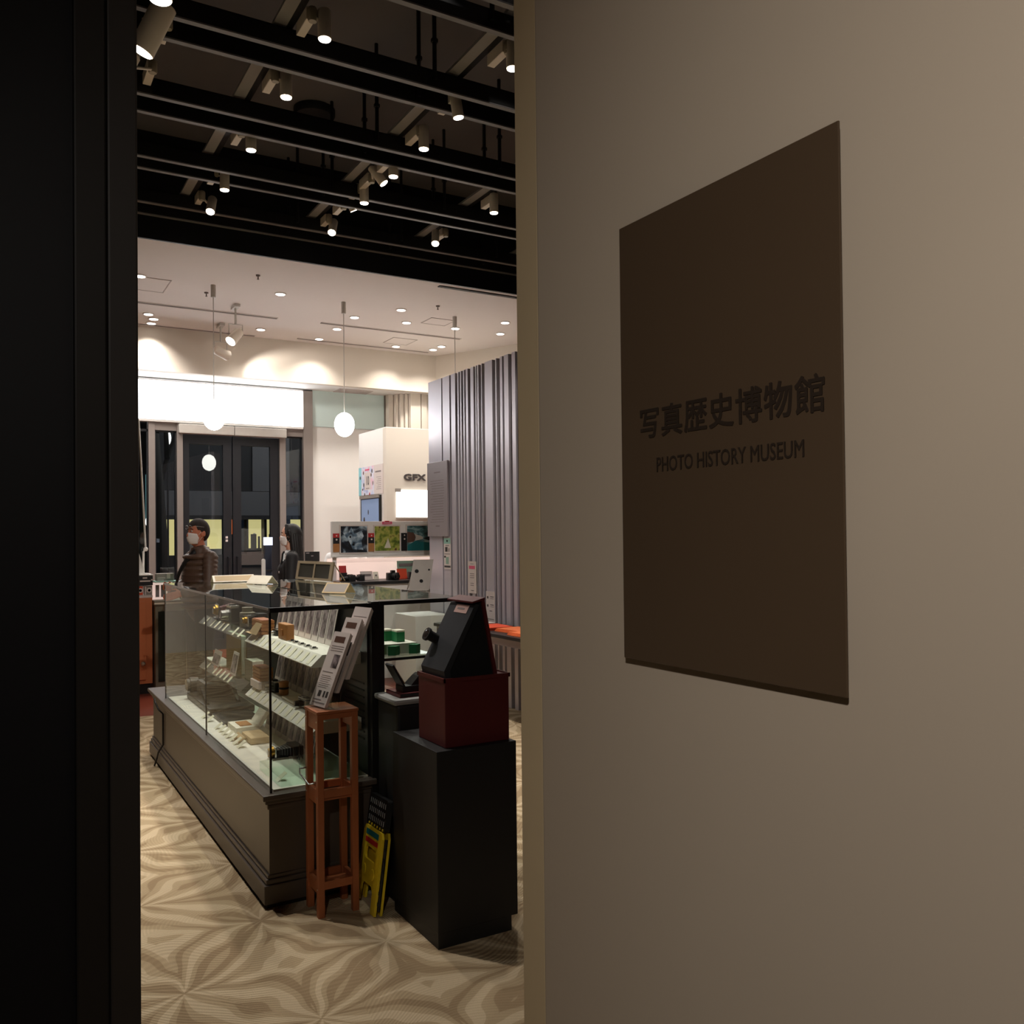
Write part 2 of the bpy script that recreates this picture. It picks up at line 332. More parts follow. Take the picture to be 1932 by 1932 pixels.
# the lobby the camera stands in
struct('wall_lobby_right', MB().bbox(.95, 1.07, -2.2, 1.52, 0, 2.9, .006), 'lobby_paint')
struct('trim_1', MB().bbox(.953, 1.06, 1.521, 1.607, 0, 2.9, .003), 'jamb_paint')
struct('wall_lobby_left', MB().box(-1.6, .107, 1.50, 1.60, 0, 2.9), 'door_black')
struct('trim_2', MB().bbox(.1075, .1525, 1.485, 1.60, 0, 2.9, .003), 'frame_black')
struct('trim_3', MB().bbox(.153, .1955, 1.478, 1.60, 0, 2.9, .003), 'frame_black_b')
struct('wall_lobby_side', MB().box(-1.7, -1.6, -2.2, 1.6, 0, 2.9), 'lobby_dark')
struct('wall_lobby_back', MB().box(-1.7, 1.07, -2.3, -2.2, 0, 2.9), 'lobby_dark')
struct('ceiling_lobby', MB().box(-1.7, 1.07, -2.3, 1.6, 2.9, 3.0), 'white_ceiling')
struct('wall_lobby_over', MB().box(-1.7, 1.9, 1.5, 1.62, 3.0, 4.7), 'steel_black')
# shop: dark ceiling in front, white ceiling behind the bulkhead
struct('ceiling_black', MB().box(-1.7, 6.6, 1.5, 7.42, 4.66, 4.76), 'ceil_black')
struct('wall_left', MB().box(-1.8, -1.7, 1.5, 12.6, 0, 4.76), 'street_dark')
struct('wall_bulkhead', MB().box(-1.7, 7.4, 7.32, 7.345, 3.826, 4.66), 'bulkhead')
struct('ceiling_white', MB().box(-1.7, 7.4, 7.346, 12.6, 4.17, 4.30), 'white_ceiling')
struct('wall_near_right', MB().box(1.07, 6.6, 1.5, 1.62, 0, 4.7), 'lobby_dark')
struct('wall_right', MB().box(6.5, 6.6, 1.6, 7.4, 0, 4.7), 'cream_wall')
struct('wall_far_right', MB().hexa([(5.636, 11.95, 0), (7.5, 8.19, 0), (7.6, 8.24, 0), (5.74, 12.0, 0), (5.636, 11.878, 4.17), (7.5, 8.12, 4.17), (7.6, 8.17, 4.17), (5.74, 11.93, 4.17)]), 'cream_wall')
struct('wall_fascia', MB().box(-1.7, 5.66, 11.87, 11.97, 3.62, 4.17), 'cream_wall')
struct('ceiling_soffit', MB().box(-1.7, 5.9, 11.97, 12.6, 3.62, 3.72), 'white_wall')
# facade
PANE = math.radians(3.0)
def boxes(name, mat, lst, parent=None, **k):
    return [struct(name, MB().box(*b), mat, parent) if parent is None else build(name, MB().box(*b), mat, parent, **k) for b in lst]
struct('wall_facade_right', MB().box(3.95, 5.06, 12.46, 12.58, 0, 3.10), 'white_wall')
struct('window_fascia', MB().box(3.955, 5.05, 12.44, 12.50, 3.105, 3.62), 'pale_glass')
boxes('trim_mullion', 'mullion', [(1.76, 1.84, 12.42, 12.56, 0, 3.05), (2.11, 2.185, 12.42, 12.56, 0, 3.05), (3.475, 3.56, 12.42, 12.56, 0, 3.05), (3.81, 3.945, 12.40, 12.56, 0, 3.60), (1.84, 2.11, 12.44, 12.54, 2.94, 3.05), (3.56, 3.81, 12.44, 12.54, 2.94, 3.05)])
struct('wall_facade_left', MB().box(-1.7, 1.2, 12.46, 12.58, 0, 3.62), 'white_wall')
for n, (x0, x1) in enumerate(((1.2, 1.76), (1.84, 2.11), (3.56, 3.81))):
    c_ = Matrix.Translation(((x0 + x1) / 2, 12.496, 0)); w = struct('window_%d' % (n + 1), MB().box(x0, x1, 12.49, 12.502, .02, 2.96 if n else 3.05).xform(c_ @ Matrix.Rotation(PANE, 4, 'Z') @ c_.inverted()), 'door_glass')
    build('window_frame', MB().box(x0, x0 + .018, 12.47, 12.52, 0, 2.95).box(x1 - .018, x1, 12.47, 12.52, 0, 2.95).box(x0, x1, 12.47, 12.52, 0, .05).box(x0, x1, 12.47, 12.52, 2.92, 2.95), 'door_steel', w)
# double door: each leaf has its own stiles, rails and pane
for n, (x0, x1, sl, sr) in enumerate(((2.185, 2.82, .085, .11), (2.84, 3.475, .11, .125))):
    d = thing('door_%d' % (n + 1), None, None, ((x0 + x1) / 2, 12.5, 0)); d['kind'] = 'structure'
    build('door_stile', MB().box(x0, x0 + sl, 12.46, 12.52, 0, 2.90), 'door_steel', d); build('door_stile', MB().box(x1 - sr, x1, 12.46, 12.52, 0, 2.90), 'door_steel', d)
    build('door_rail', MB().box(x0 + sl, x1 - sr, 12.46, 12.52, 2.78, 2.90), 'door_steel', d); build('door_rail', MB().box(x0 + sl, x1 - sr, 12.46, 12.52, 0, .14), 'door_steel', d)
    c_ = Matrix.Translation(((x0 + sl + x1 - sr) / 2, 12.489, 0)); build('door_pane', MB().box(x0 + sl, x1 - sr, 12.484, 12.494, .14, 2.78).xform(c_ @ Matrix.Rotation(PANE, 4, 'Z') @ c_.inverted()), 'door_glass', d)
    hx = x1 - .05 if n == 0 else x0 + .05
    build('door_handle', MB().tube([(hx, 12.46, 1.0), (hx, 12.42, 1.0), (hx, 12.42, 1.25), (hx, 12.46, 1.25)], .012), 'door_steel', d)
    if n == 0:
        build('door_sticker', MB().box(2.738, 2.768, 12.455, 12.459, 1.505, 1.535).box(2.738, 2.768, 12.455, 12.459, 1.46, 1.49), 'paper', d)
op = thing('door_operator', 'long pale grey sliding door operator box above the dark double door', 'door operator', (2.84, 12.4, 2.9))
build('housing', MB().bbox(2.125, 2.838, 12.34, 12.455, 2.905, 3.03, .012), 'header_grey', op); build('housing', MB().bbox(2.844, 3.555, 12.34, 12.455, 2.905, 3.03, .012), 'header_grey', op)
lb = thing('lightbox', 'long glowing white lightbox panel above the shop door', 'lightbox', (2.5, 12.44, 3.05))
build('face_panel', MB().box(1.0, 3.80, 12.40, 12.455, 3.075, 3.585), 'lightbox', lb)
build('casing', MB().box(1.0, 3.80, 12.38, 12.46, 3.045, 3.075).box(1.0, 3.80, 12.38, 12.46, 3.585, 3.60), 'white_wall', lb)
# slatted cream pier beside the glass fascia
for k, (x0, x1, y) in enumerate(((5.06, 5.13, 12.28), (5.14, 5.18, 12.20), (5.19, 5.24, 12.14), (5.25, 5.29, 12.10), (5.30, 5.46, 12.02), (5.475, 5.56, 12.02), (5.575, 5.64, 12.06), (5.655, 5.80, 12.02))):
    struct('wall_pier_panel', MB().box(x0, x1, y, 12.56, 0, 3.62), 'cream_wall')
struct('wall_pier_back', MB().box(5.05, 5.95, 12.4, 12.58, 0, 3.62), 'alu_back')

# exposed black steel channels under the dark ceiling, in pairs, with their threaded hanger rods
pairs = [(2.72, 2.94), (3.58, 3.80), (4.46, 4.67), (5.32, 5.54), (6.19, 6.39), (7.03, 7.285)]
for i, pr_ in enumerate(pairs):
    for y in pr_:
        b = thing('ceiling_beam', None, None, (2.5, y, 4.0)); b['kind'] = 'structure'
        build('beam_web', MB().box(-1.7, 6.5, y - .012, y - .004, 4.006, 4.10), 'steel_black', b)
        build('beam_flange', MB().box(-1.7, 6.5, y - .012, y + .022, 3.998, 4.006), 'flange_grey', b)
        build('beam_flange', MB().box(-1.7, 6.5, y - .012, y + .022, 4.095, 4.10), 'steel_black', b)
        for x in ((2.12, 3.02, 3.95) if i > 1 else (2.12,)):
            build('hanger_rod', MB().tube([(x, y - .02, 4.04), (x, y - .02, 4.66)], .012, 6).tube([(x, y - .02, 4.25), (x, y - .02, 4.27)], .02, 6), 'steel_black', b)
# lighting tracks running away from the doorway
tracks = {}
for tx, nm in ((.70, 'left'), (1.30, 'second'), (2.28, 'third'), (3.24, 'fourth'), (4.2, 'fifth')):
    t = thing('lighting_track', 'grey lighting track on the black ceiling carrying the %s row of spotlights' % {'left': 'leftmost', 'second': 'long left', 'third': 'middle', 'fourth': 'two-lamp right', 'fifth': 'unlit far right'}[nm], 'track', (tx, 4.6, 4.11), 'lighting tracks on the black ceiling')
    build('rail', MB().box(tx - .07, tx - .004, 2.3, 7.2, 4.112, 4.128), 'track_grey', t)
    build('channel', MB().box(tx - .004, tx + .03, 2.3, 7.2, 4.112, 4.135), 'steel_black', t)

def spot(x, y, zb, tilt=(0, 0), label='', track=1.3, r=.033, L=.145, power=None, cone=62, ay=None):
    """track spotlight: adaptor box on the track, joint, short arm, cylinder with a glowing face; (x, y, zb) is the middle of the glowing face"""
    d = Vector((math.sin(math.radians(tilt[0])), math.sin(math.radians(tilt[1])), -1)).normalized()
    f = Vector((x, y, zb)); top = f - d * L; mid = f - d * (L * .62)
    t = thing('track_spotlight', label, 'spotlight', f, 'white track spotlights under the black ceiling')
    ax = track + .05; ay = y if ay is None else ay
    build('adaptor', MB().bbox(ax - .022, ax + .022, ay + .03, ay + .20, 4.045, 4.108, .004), 'fixture', t)
    build('joint', MB().lathe((ax + .005, ay + .015, 4.03), [(.02, 0), (.024, .01), (.024, .06), (.018, .07)], 14), 'fixture_joint', t, 'auto')
    build('arm', MB().tube([(ax + .01, ay + .01, 4.05), tuple(mid - Vector((r, 0, 0)))], .008, 8), 'fixture', t)
    c = MB().tube([f - d * .002, f - d * .006, top + d * .006, top], [r * .97, r, r, r * .9], 24)
    build('housing', c, 'fixture', t, 'auto')
    build('lamp_face', MB().tube([f, f + d * .003], [r * .9, r * .86], 24), 'lamp_face', t)
    lamp('SPOT', 'spot_light', f + d * .02, power or SPOT_W, NEUT, f + d * 2, spot_size=math.radians(cone), spot_blend=.7, shadow_soft_size=.03)
    return t
ROW = 'white cylinder spotlight on the long left track, %s'
for y, tl, s in ((4.20, (0, 0), 'nearest the doorway'), (4.864, (0, 0), 'second from the doorway'), (5.643, (0, 0), 'in the middle of its row'), (6.381, (0, 0), 'half hidden by a beam'), (6.86, (-14, -30), 'tilted towards the lobby at the far end')):
    spot(1.41, y, 3.95, tl, ROW % s, 1.30)
ROW = 'white spotlight on the middle track, %s'
for y, tl, s in ((3.978, (0, 0), 'pointing straight down beside the door jamb'), (4.605, (10, 0), 'peeping below a beam with only its face showing'), (5.091, (0, 0), 'hanging straight with its whole cylinder in view'), (5.586, (0, 0), 'hanging straight behind the slanted one'), (5.84, (42, -18), 'slanted with its bright face to the right'), (6.136, (0, 0), 'face showing below the fourth beam pair'), (6.44, (34, 10), 'slanted and half hidden behind the fourth beam pair'), (6.86, (-20, -34), 'tilted back with a glowing face at the row end')):
    spot(2.35 if y not in (5.84, 6.44) else 2.385, y, 3.95 if y not in (5.84, 6.44) else 4.0, tl, ROW % s, 2.28, ay={5.84: 5.93, 6.136: 6.15, 6.44: 6.52}.get(y))
spot(3.275, 5.842, 3.95, (0, 0), 'white spotlight on the right track hanging straight down', 3.24)
spot(3.19, 6.70, 3.95, (-16, -30), 'white spotlight on the right track turned towards the bulkhead', 3.24)
spot(.610, 4.47, 3.80, (-26, 14), 'large beige spotlight with a wide tilted face beside the dark door frame', .70, .056, .25, BIG_W, 75, ay=4.62)
spot(.630, 4.05, 3.83, (0, 0), 'spotlight cut off by the top edge above the large beige one', .70, .05, .2, BIG_W, 75, ay=4.1)
spot(.500, 4.95, 3.78, (-30, 10), 'beige spotlight below the large one with its face behind the door frame', .70, .058, .26, BIG_W * .6, 75, ay=5.1)
for (x, y) in ((2.83, 4.42), (2.05, 6.35)):
    s_ = solo('ceiling_speaker', MB().lathe((x, y, 4.60), [(.10, 0), (.14, .004), (.15, .02), (.15, .06)], 28), 'steel_black', 'round black speaker flush with the dark ceiling, %s' % ('nearer the doorway' if y < 5 else 'farther off behind beams'), 'speaker', None, 'auto')

# white ceiling: downlights, air slots, panels, sprinklers
dls = [(1.292, 9.634, 'at the dark door frame'), (1.596, 11.222, 'first of three close together by the door frame'), (1.685, 11.435, 'middle of three close together by the door frame'), (1.693, 11.68, 'last of three close together by the door frame'), (2.71, 9.618, 'between the first two pendants'), (2.951, 11.377, 'left of the middle pendant near the fascia'), (3.772, 11.557, 'over the air slot by the fascia'), (3.791, 10.891, 'just left of the middle pendant wire'), (3.776, 10.213, 'right beside the middle pendant cap'), (4.131, 9.619, 'faint, in front of the large group'), (4.433, 10.16, 'bright, mid-way between two pendants'), (5.104, 10.149, 'under the right pendant cap'), (5.759, 10.135, 'bright, near the right-hand jamb'), (5.512, 9.576, 'faint, near the right-hand jamb'), (4.856, 11.505, 'faint, by the small access panel'), (5.417, 11.206, 'faint, in the right far corner'), (5.403, 11.453, 'tiny, in the right far corner')]
for i, (x, y, s) in enumerate(dls):
    t = thing('downlight', 'round downlight in the white ceiling, ' + s, 'downlight', (x, y, 4.168), 'downlights in the white ceiling')
    build('trim_ring', MB().lathe((x, y, 4.16), [(.052, 0), (.062, .001), (.064, .009), (.05, .009)], 24), 'white_ceiling', t, 'auto')
    build('lamp_face', MB().lathe((x, y, 4.158), [(.048, 0), (.050, .002), (.045, .009)], 24), 'down_face', t)
    lamp('SPOT', 'down_light', (x, y, 4.15), DOWN_W, NEUT, (x, y, 0), spot_size=math.radians(120), spot_blend=.8, shadow_soft_size=.05)
for x0, x1, y, s in ((1.0, 2.981, 10.72, 'left, in front of the first pendant'), (1.0, 2.979, 11.79, 'left, along the fascia'), (3.511, 5.447, 10.68, 'right, crossing the pendant wires'), (3.512, 5.433, 11.67, 'right, along the fascia')):
    t = thing('air_slot', 'long narrow air slot in the white ceiling, ' + s, 'air vent', (x0, y, 4.165), 'air slots in the white ceiling')
    build('frame', MB().box(x0, x1, y - .035, y - .028, 4.163, 4.171).box(x0, x1, y + .028, y + .035, 4.163, 4.171), 'white_ceiling', t)
    build('slot', MB().box(x0, x1, y - .028, y - .006, 4.1665, 4.1705), 'slot_dark', t); build('slot', MB().box(x0, x1, y + .006, y + .028, 4.1665, 4.1705), 'slot_dark', t)
solo('blind_slot', MB().box(4.09, 5.9, 8.49, 8.54, 4.160, 4.171), 'slot_black', 'long black slot in the white ceiling beside the bulkhead', 'slot')
for x0, x1, y0, y1, s in ((.95, 1.60, 9.66, 10.18, 'large, cut off by the door frame'), (4.60, 4.93, 9.79, 10.10, 'small, between two pendants'), (4.61, 4.96, 11.0, 11.37, 'small, near the fascia')):
    t = thing('access_panel', 'square ceiling access panel, ' + s, 'panel', (x0, y0, 4.167), 'access panels in the white ceiling')
    build('hatch', MB().box(x0 + .012, x1 - .012, y0 + .012, y1 - .012, 4.166, 4.171), 'white_ceiling', t)
    build('frame', MB().box(x0, x1, y0, y0 + .01, 4.164, 4.171).box(x0, x1, y1 - .01, y1, 4.164, 4.171).box(x0, x0 + .01, y0, y1, 4.164, 4.171).box(x1 - .01, x1, y0, y1, 4.164, 4.171), 'panel_line', t)
solo('access_panel', MB().box(4.25, 4.75, 12.1, 12.4, 3.612, 3.621), 'panel_line', 'access panel in the white soffit above the pale glass', 'panel')
for x, y, s in ((2.323, 9.045, 'left, near the bulkhead'), (4.435, 9.262, 'right, near the bulkhead'), (2.0, 9.95, 'beside the left pendant cap')):
    solo('sprinkler', MB().lathe((x, y, 4.125), [(.012, 0), (.012, .003), (.006, .006), (.006, .03), (.022, .034), (.022, .046)], 10), 'slot_dark', 'tiny sprinkler head in the white ceiling, ' + s, 'sprinkler', 'sprinklers in the white ceiling')
for x, s in ((2.005, 'left pendant against the lightbox'), (3.43, 'middle pendant in front of the pale glass'), (4.835, 'right pendant with its globe behind the metal slats')):
    t = thing('pendant_lamp', 'white globe lamp, ' + s, 'pendant lamp', (x, 9.63, 2.64), 'globe pendants in the white ceiling')
    build('ceiling_cap', MB().lathe((x, 9.63, 4.04), [(.024, 0), (.026, .004), (.026, .13)], 18), 'header_grey', t, 'auto')
    build('wire', MB().tube([(x, 9.63, 2.91), (x, 9.63, 4.05)], .0045, 6), 'header_grey', t)
    build('globe', MB().ball((x, 9.63, 2.778), (.112, .112, .137), 28, 18), 'globe', t, True)
def museum_spot(x, y, d, s):
    t = thing('ceiling_spotlight', s, 'spotlight', (x, y, 3.7), 'white spotlights hanging from the white ceiling')
    d = Vector(d).normalized(); f = Vector((x, y, 3.82)) + d * .11; b = Vector((x, y, 3.82)) - d * .1
    build('stem', MB().tube([(x, y, 4.165), (x, y, 3.95)], .012, 8).box(x - .03, x + .03, y - .1, y + .1, 4.135, 4.165), 'header_grey', t)
    build('yoke', MB().tube([(x - .075, y, 3.82), (x - .075, y, 3.95), (x + .075, y, 3.95), (x + .075, y, 3.82)], .007, 6), 'header_grey', t)
    build('housing', MB().tube([b, b + d * .03, f - d * .05, f], [.035, .055, .06, .066], 20), 'fixture', t, 'auto')
    build('lamp_face', MB().tube([f, f + d * .002], [.058, .056], 20), 'lamp_face', t)
    lamp('SPOT', 'spot_light', f + d * .03, 60, NEUT, f + d * 2, spot_size=math.radians(60), spot_blend=.6, shadow_soft_size=.04)
museum_spot(2.40, 10.35, (-.6, -.35, -.7), 'lit white spotlight under the white ceiling, right of the left pendant')
museum_spot(2.45, 11.35, (.82, .46, -.2), 'white spotlight under the white ceiling seen behind the left pendant wire')
for x, y in ((1.0, 9.9), (1.2, 11.0)):      # unseen spots without fixtures, added to wash the facade by the door frame
    lamp('SPOT', 'added_wash', (x, y, 4.1), 60, NEUT, (x + .9, 12.4, 1.2), spot_size=math.radians(90), spot_blend=.8, shadow_soft_size=.06)

for x, y, tg, p in ((2.7, 3.1, (3.87, 6.9, 1.7), 150), (3.2, 3.0, (3.87, 7.9, 1.2), 130), (2.2, 3.0, (3.75, 9.2, 1.4), 950), (1.7, 3.0, (2.6, 9.2, 1.3), 260), (1.0, 3.3, (1.5, 8.6, 1.2), 260)):  # added out-of-view spots, no fixtures, to brighten slats, photo board and far displays
    lamp('SPOT', 'spot_light', (x, y, 4.2), p, NEUT, tg, spot_size=math.radians(34), spot_blend=.8, shadow_soft_size=.04)
# lobby lamp above and behind the camera
t = thing('ceiling_lamp', 'white ceiling spotlight of the lobby aimed at the sign wall, behind the camera', 'lamp', (-.6, -.4, 2.72))
build('stem', MB().tube([(-.6, -.4, 2.9), (-.6, -.4, 2.80)], .012, 8), 'white_ceiling', t); build('housing', MB().tube([(-.66, -.43, 2.80), (-.58, -.39, 2.72)], [.05, .055], 18), 'fixture', t, 'auto')
build('lamp_face', MB().tube([(-.578, -.389, 2.718), (-.577, -.3885, 2.717)], [.05, .05], 18), 'lamp_face', t)
lamp('SPOT', 'lobby_light', (-.57, -.385, 2.71), LOBBY_W, (1, .92, .84), (.95, .42, 1.20), spot_size=math.radians(112), spot_blend=1.0, shadow_soft_size=.06)
# added fill: unseen spots without fixtures over the zone left of the door frame
for x, y, p in ((.35, 5.6, 60), (.35, 7.0, 40)):
    lamp('SPOT', 'spot_light', (x, y, 4.0), p, NEUT, (x + .2, y, 0), spot_size=math.radians(100), spot_blend=.7, shadow_soft_size=.05)

# ================================================================== STREET BEHIND THE GLASS
for x, y, z, w_ in ((5.0, 16.5, 6.5, 420), (2.0, 15.0, 5.5, 60), (9.0, 17.0, 6.5, 260)): lamp('POINT', 'street_fill', (x, y, z), w_, (1.0, .95, .90), shadow_soft_size=.15)  # unseen point lights added to brighten the buildings across the street
struct('ground_street', MB().box(-6, 16, 12.6, 40, -.2, -.1), 'asphalt')
g = thing('street_building', 'dark grey building across the street with lit yellow shop windows', 'building', (4, 20, 0))
build('facade', MB().box(2.9, 12, 20.3, 20.6, 1.95, 2.56), 'street_grey', g); build('upper_facade', MB().box(2.9, 5.05, 20.35, 20.6, 2.57, 9), 'street_dark', g); build('upper_facade', MB().box(5.06, 5.9, 20.3, 20.6, 2.57, 4.2), 'street_grey', g); build('upper_facade', MB().box(5.91, 12, 20.35, 20.6, 2.57, 9), 'street_dark', g); build('facade_base', MB().box(2.9, 12, 20.3, 20.6, -.1, 1.15), 'street_dark', g)
build('cornice', MB().box(2.9, 12, 20.2, 20.3, 1.93, 2.02), 'street_dark', g)
for x0, x1, mt in ((3.62, 4.42, 'street_yellow'), (4.46, 4.66, 'street_orange'), (4.95, 5.30, 'street_yellow'), (5.36, 5.62, 'street_yellow'), (5.9, 6.6, 'street_yellow')):
    w = build('shop_window', MB().box(x0, x1, 20.5, 20.52, 1.15, 1.95), mt, g)
    build('window_post', MB().box(x0 - .04, x0, 20.25, 20.5, 1.15, 1.95).box(x1, x1 + .04, 20.25, 20.5, 1.15, 1.95), 'street_dark', w)
    build('shelf_stock', MB().box(x0 + .1, x0 + .22, 20.42, 20.46, 1.15, 1.6).box(x0 + .26, x0 + .3, 20.42, 20.46, 1.15, 1.55).box(x0 + .02, x1 - .02, 20.4, 20.46, 1.15, 1.28), 'street_dark', w)
    build('poster_sheet', MB().box(x0 + .45 * (x1 - x0), x0 + .6 * (x1 - x0), 20.46, 20.47, 1.35, 1.62), 'header_grey', w)
g = thing('street_building', 'teal-lit building seen past the tree through the narrow left window', 'building', (2.6, 22, 0))
build('facade', MB().box(1.2, 3.85, 22, 22.3, -.1, 9), 'street_dark', g)
for x0, x1, z0, z1, mt in ((3.36, 3.70, 2.2, 3.3, 'street_teal'), (3.46, 3.66, 1.1, 2.1, 'street_yellow'), (3.05, 3.14, 1.9, 3.0, 'street_teal'), (3.74, 3.80, 2.3, 2.9, 'street_orange'), (3.55, 3.63, 3.9, 4.4, 'street_orange'), (3.70, 3.80, 3.45, 3.55, 'street_white'), (3.70, 3.80, 3.25, 3.35, 'street_white'), (3.70, 3.80, 3.05, 3.15, 'street_white')):
    build('lit_window', MB().box(x0, x1, 21.95, 22.0, z0, z1), mt, g)
tr = thing('street_tree', 'dark street tree with forking branches outside the narrow left window', 'tree', (2.63, 17, -.1))
build('trunk', MB().tube([(2.63, 17, -.1), (2.60, 17, 1.2), (2.56, 17, 2.4), (2.52, 17, 3.4)], [.17, .14, .11, .07], 10), 'bark', tr, True)
for pts in ([(2.56, 17, 2.3), (2.70, 17, 2.9), (2.84, 17, 3.3), (2.92, 17, 3.9)], [(2.54, 17, 2.9), (2.44, 17, 3.5), (2.40, 17, 4.2)], [(2.52, 17, 3.3), (2.62, 17, 3.9), (2.60, 17, 4.6)], [(2.72, 17, 2.95), (2.70, 17, 3.5), (2.76, 17, 4.1)]):
    build('branch', MB().tube(pts, [.05, .04, .03, .015][:len(pts)], 7), 'bark', tr, True)
for x, y, z, r, s, mt in ((2.245, 16, 1.80, .05, 'glowing white street lamp low beside the tree trunk', 'street_white'), (3.05, 19, 3.55, .10, 'tall glowing white street sign light beside the narrow left window', 'street_white'), (2.30, 16, .98, .035, 'small red tail light in the street by the tree', 'street_red')):
    t = thing('street_light', s, 'street light', (x, y, -.1)); build('lens', MB().ball((x, y, z), (r * .7, r * .7, r * 1.5), 12, 8), mt, t, True); build('post', MB().tube([(x, y, -.1), (x, y, z - r)], .02, 6), 'street_dark', t)

# ================================================================== LOBBY SIGN
sg = thing('museum_sign', 'large brown wall sign reading PHOTO HISTORY MUSEUM in English and Japanese', 'sign', (.945, .995, 1.288))
build('board', MB().bbox(.9365, .9400, .762, 1.227, 1.288, 2.031, .0012), 'sign_brown', sg)
for y_, z_ in ((.80, 1.33), (1.19, 1.33), (.80, 1.99), (1.19, 1.99)): build('standoff', MB().cyl((.940, y_, z_), (.9505, y_, z_), .009, seg=12), 'sign_edge', sg)
text('lettering', '写真歴史博物館', (.9360, .982, 1.6805), .0545, '-x', 'sign_ink', sg, 1.0, .0009, .0004, space=1.06)
text('lettering', 'PHOTO HISTORY MUSEUM', (.9360, .979, 1.6125), .0335, '-x', 'sign_ink', sg, .770, .00025, .0004)

# ================================================================== SLATTED METAL WALL, NOTICES, TABLE
wr = struct('wall_slatted', MB().box(3.93, 4.04, 5.0, 8.335, 0, 3.07), 'alu_back')
sl = [(8.029, 8.338), (7.847, 8.003), (7.721, 7.813), (7.647, 7.672), (7.590, 7.614), (7.526, 7.550), (7.454, 7.494), (7.338, 7.400), (7.284, 7.300), (7.239, 7.262), (7.172, 7.187), (6.976, 7.120), (6.898, 6.919), (6.794, 6.835), (6.686, 6.760), (6.567, 6.626), (6.50, 6.522), (6.36, 6.44), (6.22, 6.26), (6.02, 6.16), (5.9, 5.95), (5.72, 5.82), (5.5, 5.6), (5.3, 5.34), (5.1, 5.22)]
for a, b in sl: build('slat', MB().box(3.874, 3.93, a, b, 0, 3.09), 'alu', wr)
def lines(x, ys, zs, face='-x', t=.0006):
    """rows of fine print too small to read"""
    m = MB()
    for (a, b), z, h in ((y, z, h) for y, (z, h) in zip(ys, zs)): m.box(x - t, x, a, b, z, z + h)
    return m
pl = thing('text_plate', 'large pale metal plate engraved with fine text on the slatted wall', 'plaque', (3.86, 8.09, 1.5))
build('plate', MB().bbox(3.848, 3.866, 7.862, 8.326, 1.502, 2.253, .002), 'plate', pl)
build('standoff', MB().cyl((3.86, 7.90, 1.56), (3.874, 7.90, 1.56), .012).cyl((3.86, 8.29, 2.2), (3.874, 8.29, 2.2), .012).cyl((3.86, 7.90, 2.2), (3.874, 7.90, 2.2), .012), 'steel', pl)
ys = [(8.02, 8.16)] + [(7.93 + .03 * random.random(), 8.26 - .08 * random.random()) for _ in range(17)] + [(8.04, 8.13)]
zs = [(2.14, .012)] + [(2.06 - .026 * k, .005) for k in range(17)] + [(1.60, .012)]
o = build('print', lines(3.8478, ys, zs), 'ink_soft', pl, kind='stuff')
def notice(name, label, y0, y1, z0, z1, x, bits):
    t = thing(name, label, 'notice', (x, (y0 + y1) / 2, z0)); build('sheet', MB().box(x - .003, x, y0, y1, z0, z1), 'paper', t)
    for nm, a, b, c, d, m in bits:
        build(nm, MB().box(x - .0042, x - .0031, y0 + (y1 - y0) * a, y0 + (y1 - y0) * b, z0 + (z1 - z0) * c, z0 + (z1 - z0) * d), m, t)
    return t
notice('wall_notice', 'narrow notice strip with a teal heading under the text plate', 7.832, 7.985, 1.178, 1.49, 3.868,
       [('heading', .02, .98, .80, .98, 'teal_pale'), ('symbol', .4, .6, .86, .92, 'ink'), ('print', .25, .75, .73, .76, 'ink_soft'), ('picture', .45, .8, .55, .70, 'ink'), ('picture', .2, .32, .55, .66, 'ink_soft'), ('print', .08, .92, .47, .49, 'ink_soft'), ('symbol', .7, .95, .36, .42, 'ink'), ('picture', .3, .7, .16, .38, 'teal_card'), ('footer', .05, .92, .05, .11, 'ink')])
notice('wall_notice', 'narrow white notice with a pink stamp in the middle of the slats', 7.302, 7.468, .965, 1.265, 3.868,
       [('stamp', .15, .85, .76, .86, 'pink'), ('print', .3, .7, .91, .925, 'ink_soft'), ('print', .25, .75, .60, .62, 'ink_soft'), ('print', .25, .75, .54, .56, 'ink_soft'), ('print', .25, .75, .48, .50, 'ink_soft'), ('print', .3, .7, .3, .32, 'ink_soft'), ('print', .3, .7, .24, .26, 'ink_soft'), ('print', .3, .65, .08, .095, 'ink')])
t = notice('wall_notice', 'white notice with two small dark symbols low on the wide slat', 6.955, 7.115, .72, 1.0, 3.868,
       [('print', .1, .5, .82, .84, 'ink'), ('print', .08, .5, .76, .775, 'ink_soft'), ('print', .1, .5, .56, .58, 'ink'), ('print', .08, .5, .50, .515, 'ink_soft'), ('print', .3, .6, .36, .38, 'ink'), ('print', .1, .8, .1, .12, 'ink_soft')])
build('symbol', MB().cyl((3.8642, 7.083, .944), (3.865, 7.083, .944), .013), 'ink', t); build('symbol', MB().cyl((3.8642, 7.083, .87), (3.865, 7.083, .87), .013), 'ink', t)
tb = thing('folding_table', 'black folding table with steel legs along the slatted wall', 'table', (3.62, 6.6, 0))
build('table_top', MB().bbox(3.40, 3.845, 5.64, 7.25, .70, .728, .004), 'case_black', tb)
for x in (3.42, 3.82):
    for y in (5.70, 7.2): build('leg', MB().tube([(x, y, 0), (x, y, .70)], .0125, 8), 'steel', tb)
for y in (5.70, 7.2): build('leg_brace', MB().tube([(3.42, y, .62), (3.82, y, .62)], .009, 6).tube([(3.62, y, .62), (3.62, y + (.3 if y < 6 else -.3), .70)], .007, 6), 'steel', tb)
build('apron', MB().box(3.415, 3.425, 5.7, 7.2, .645, .70), 'steel', tb)
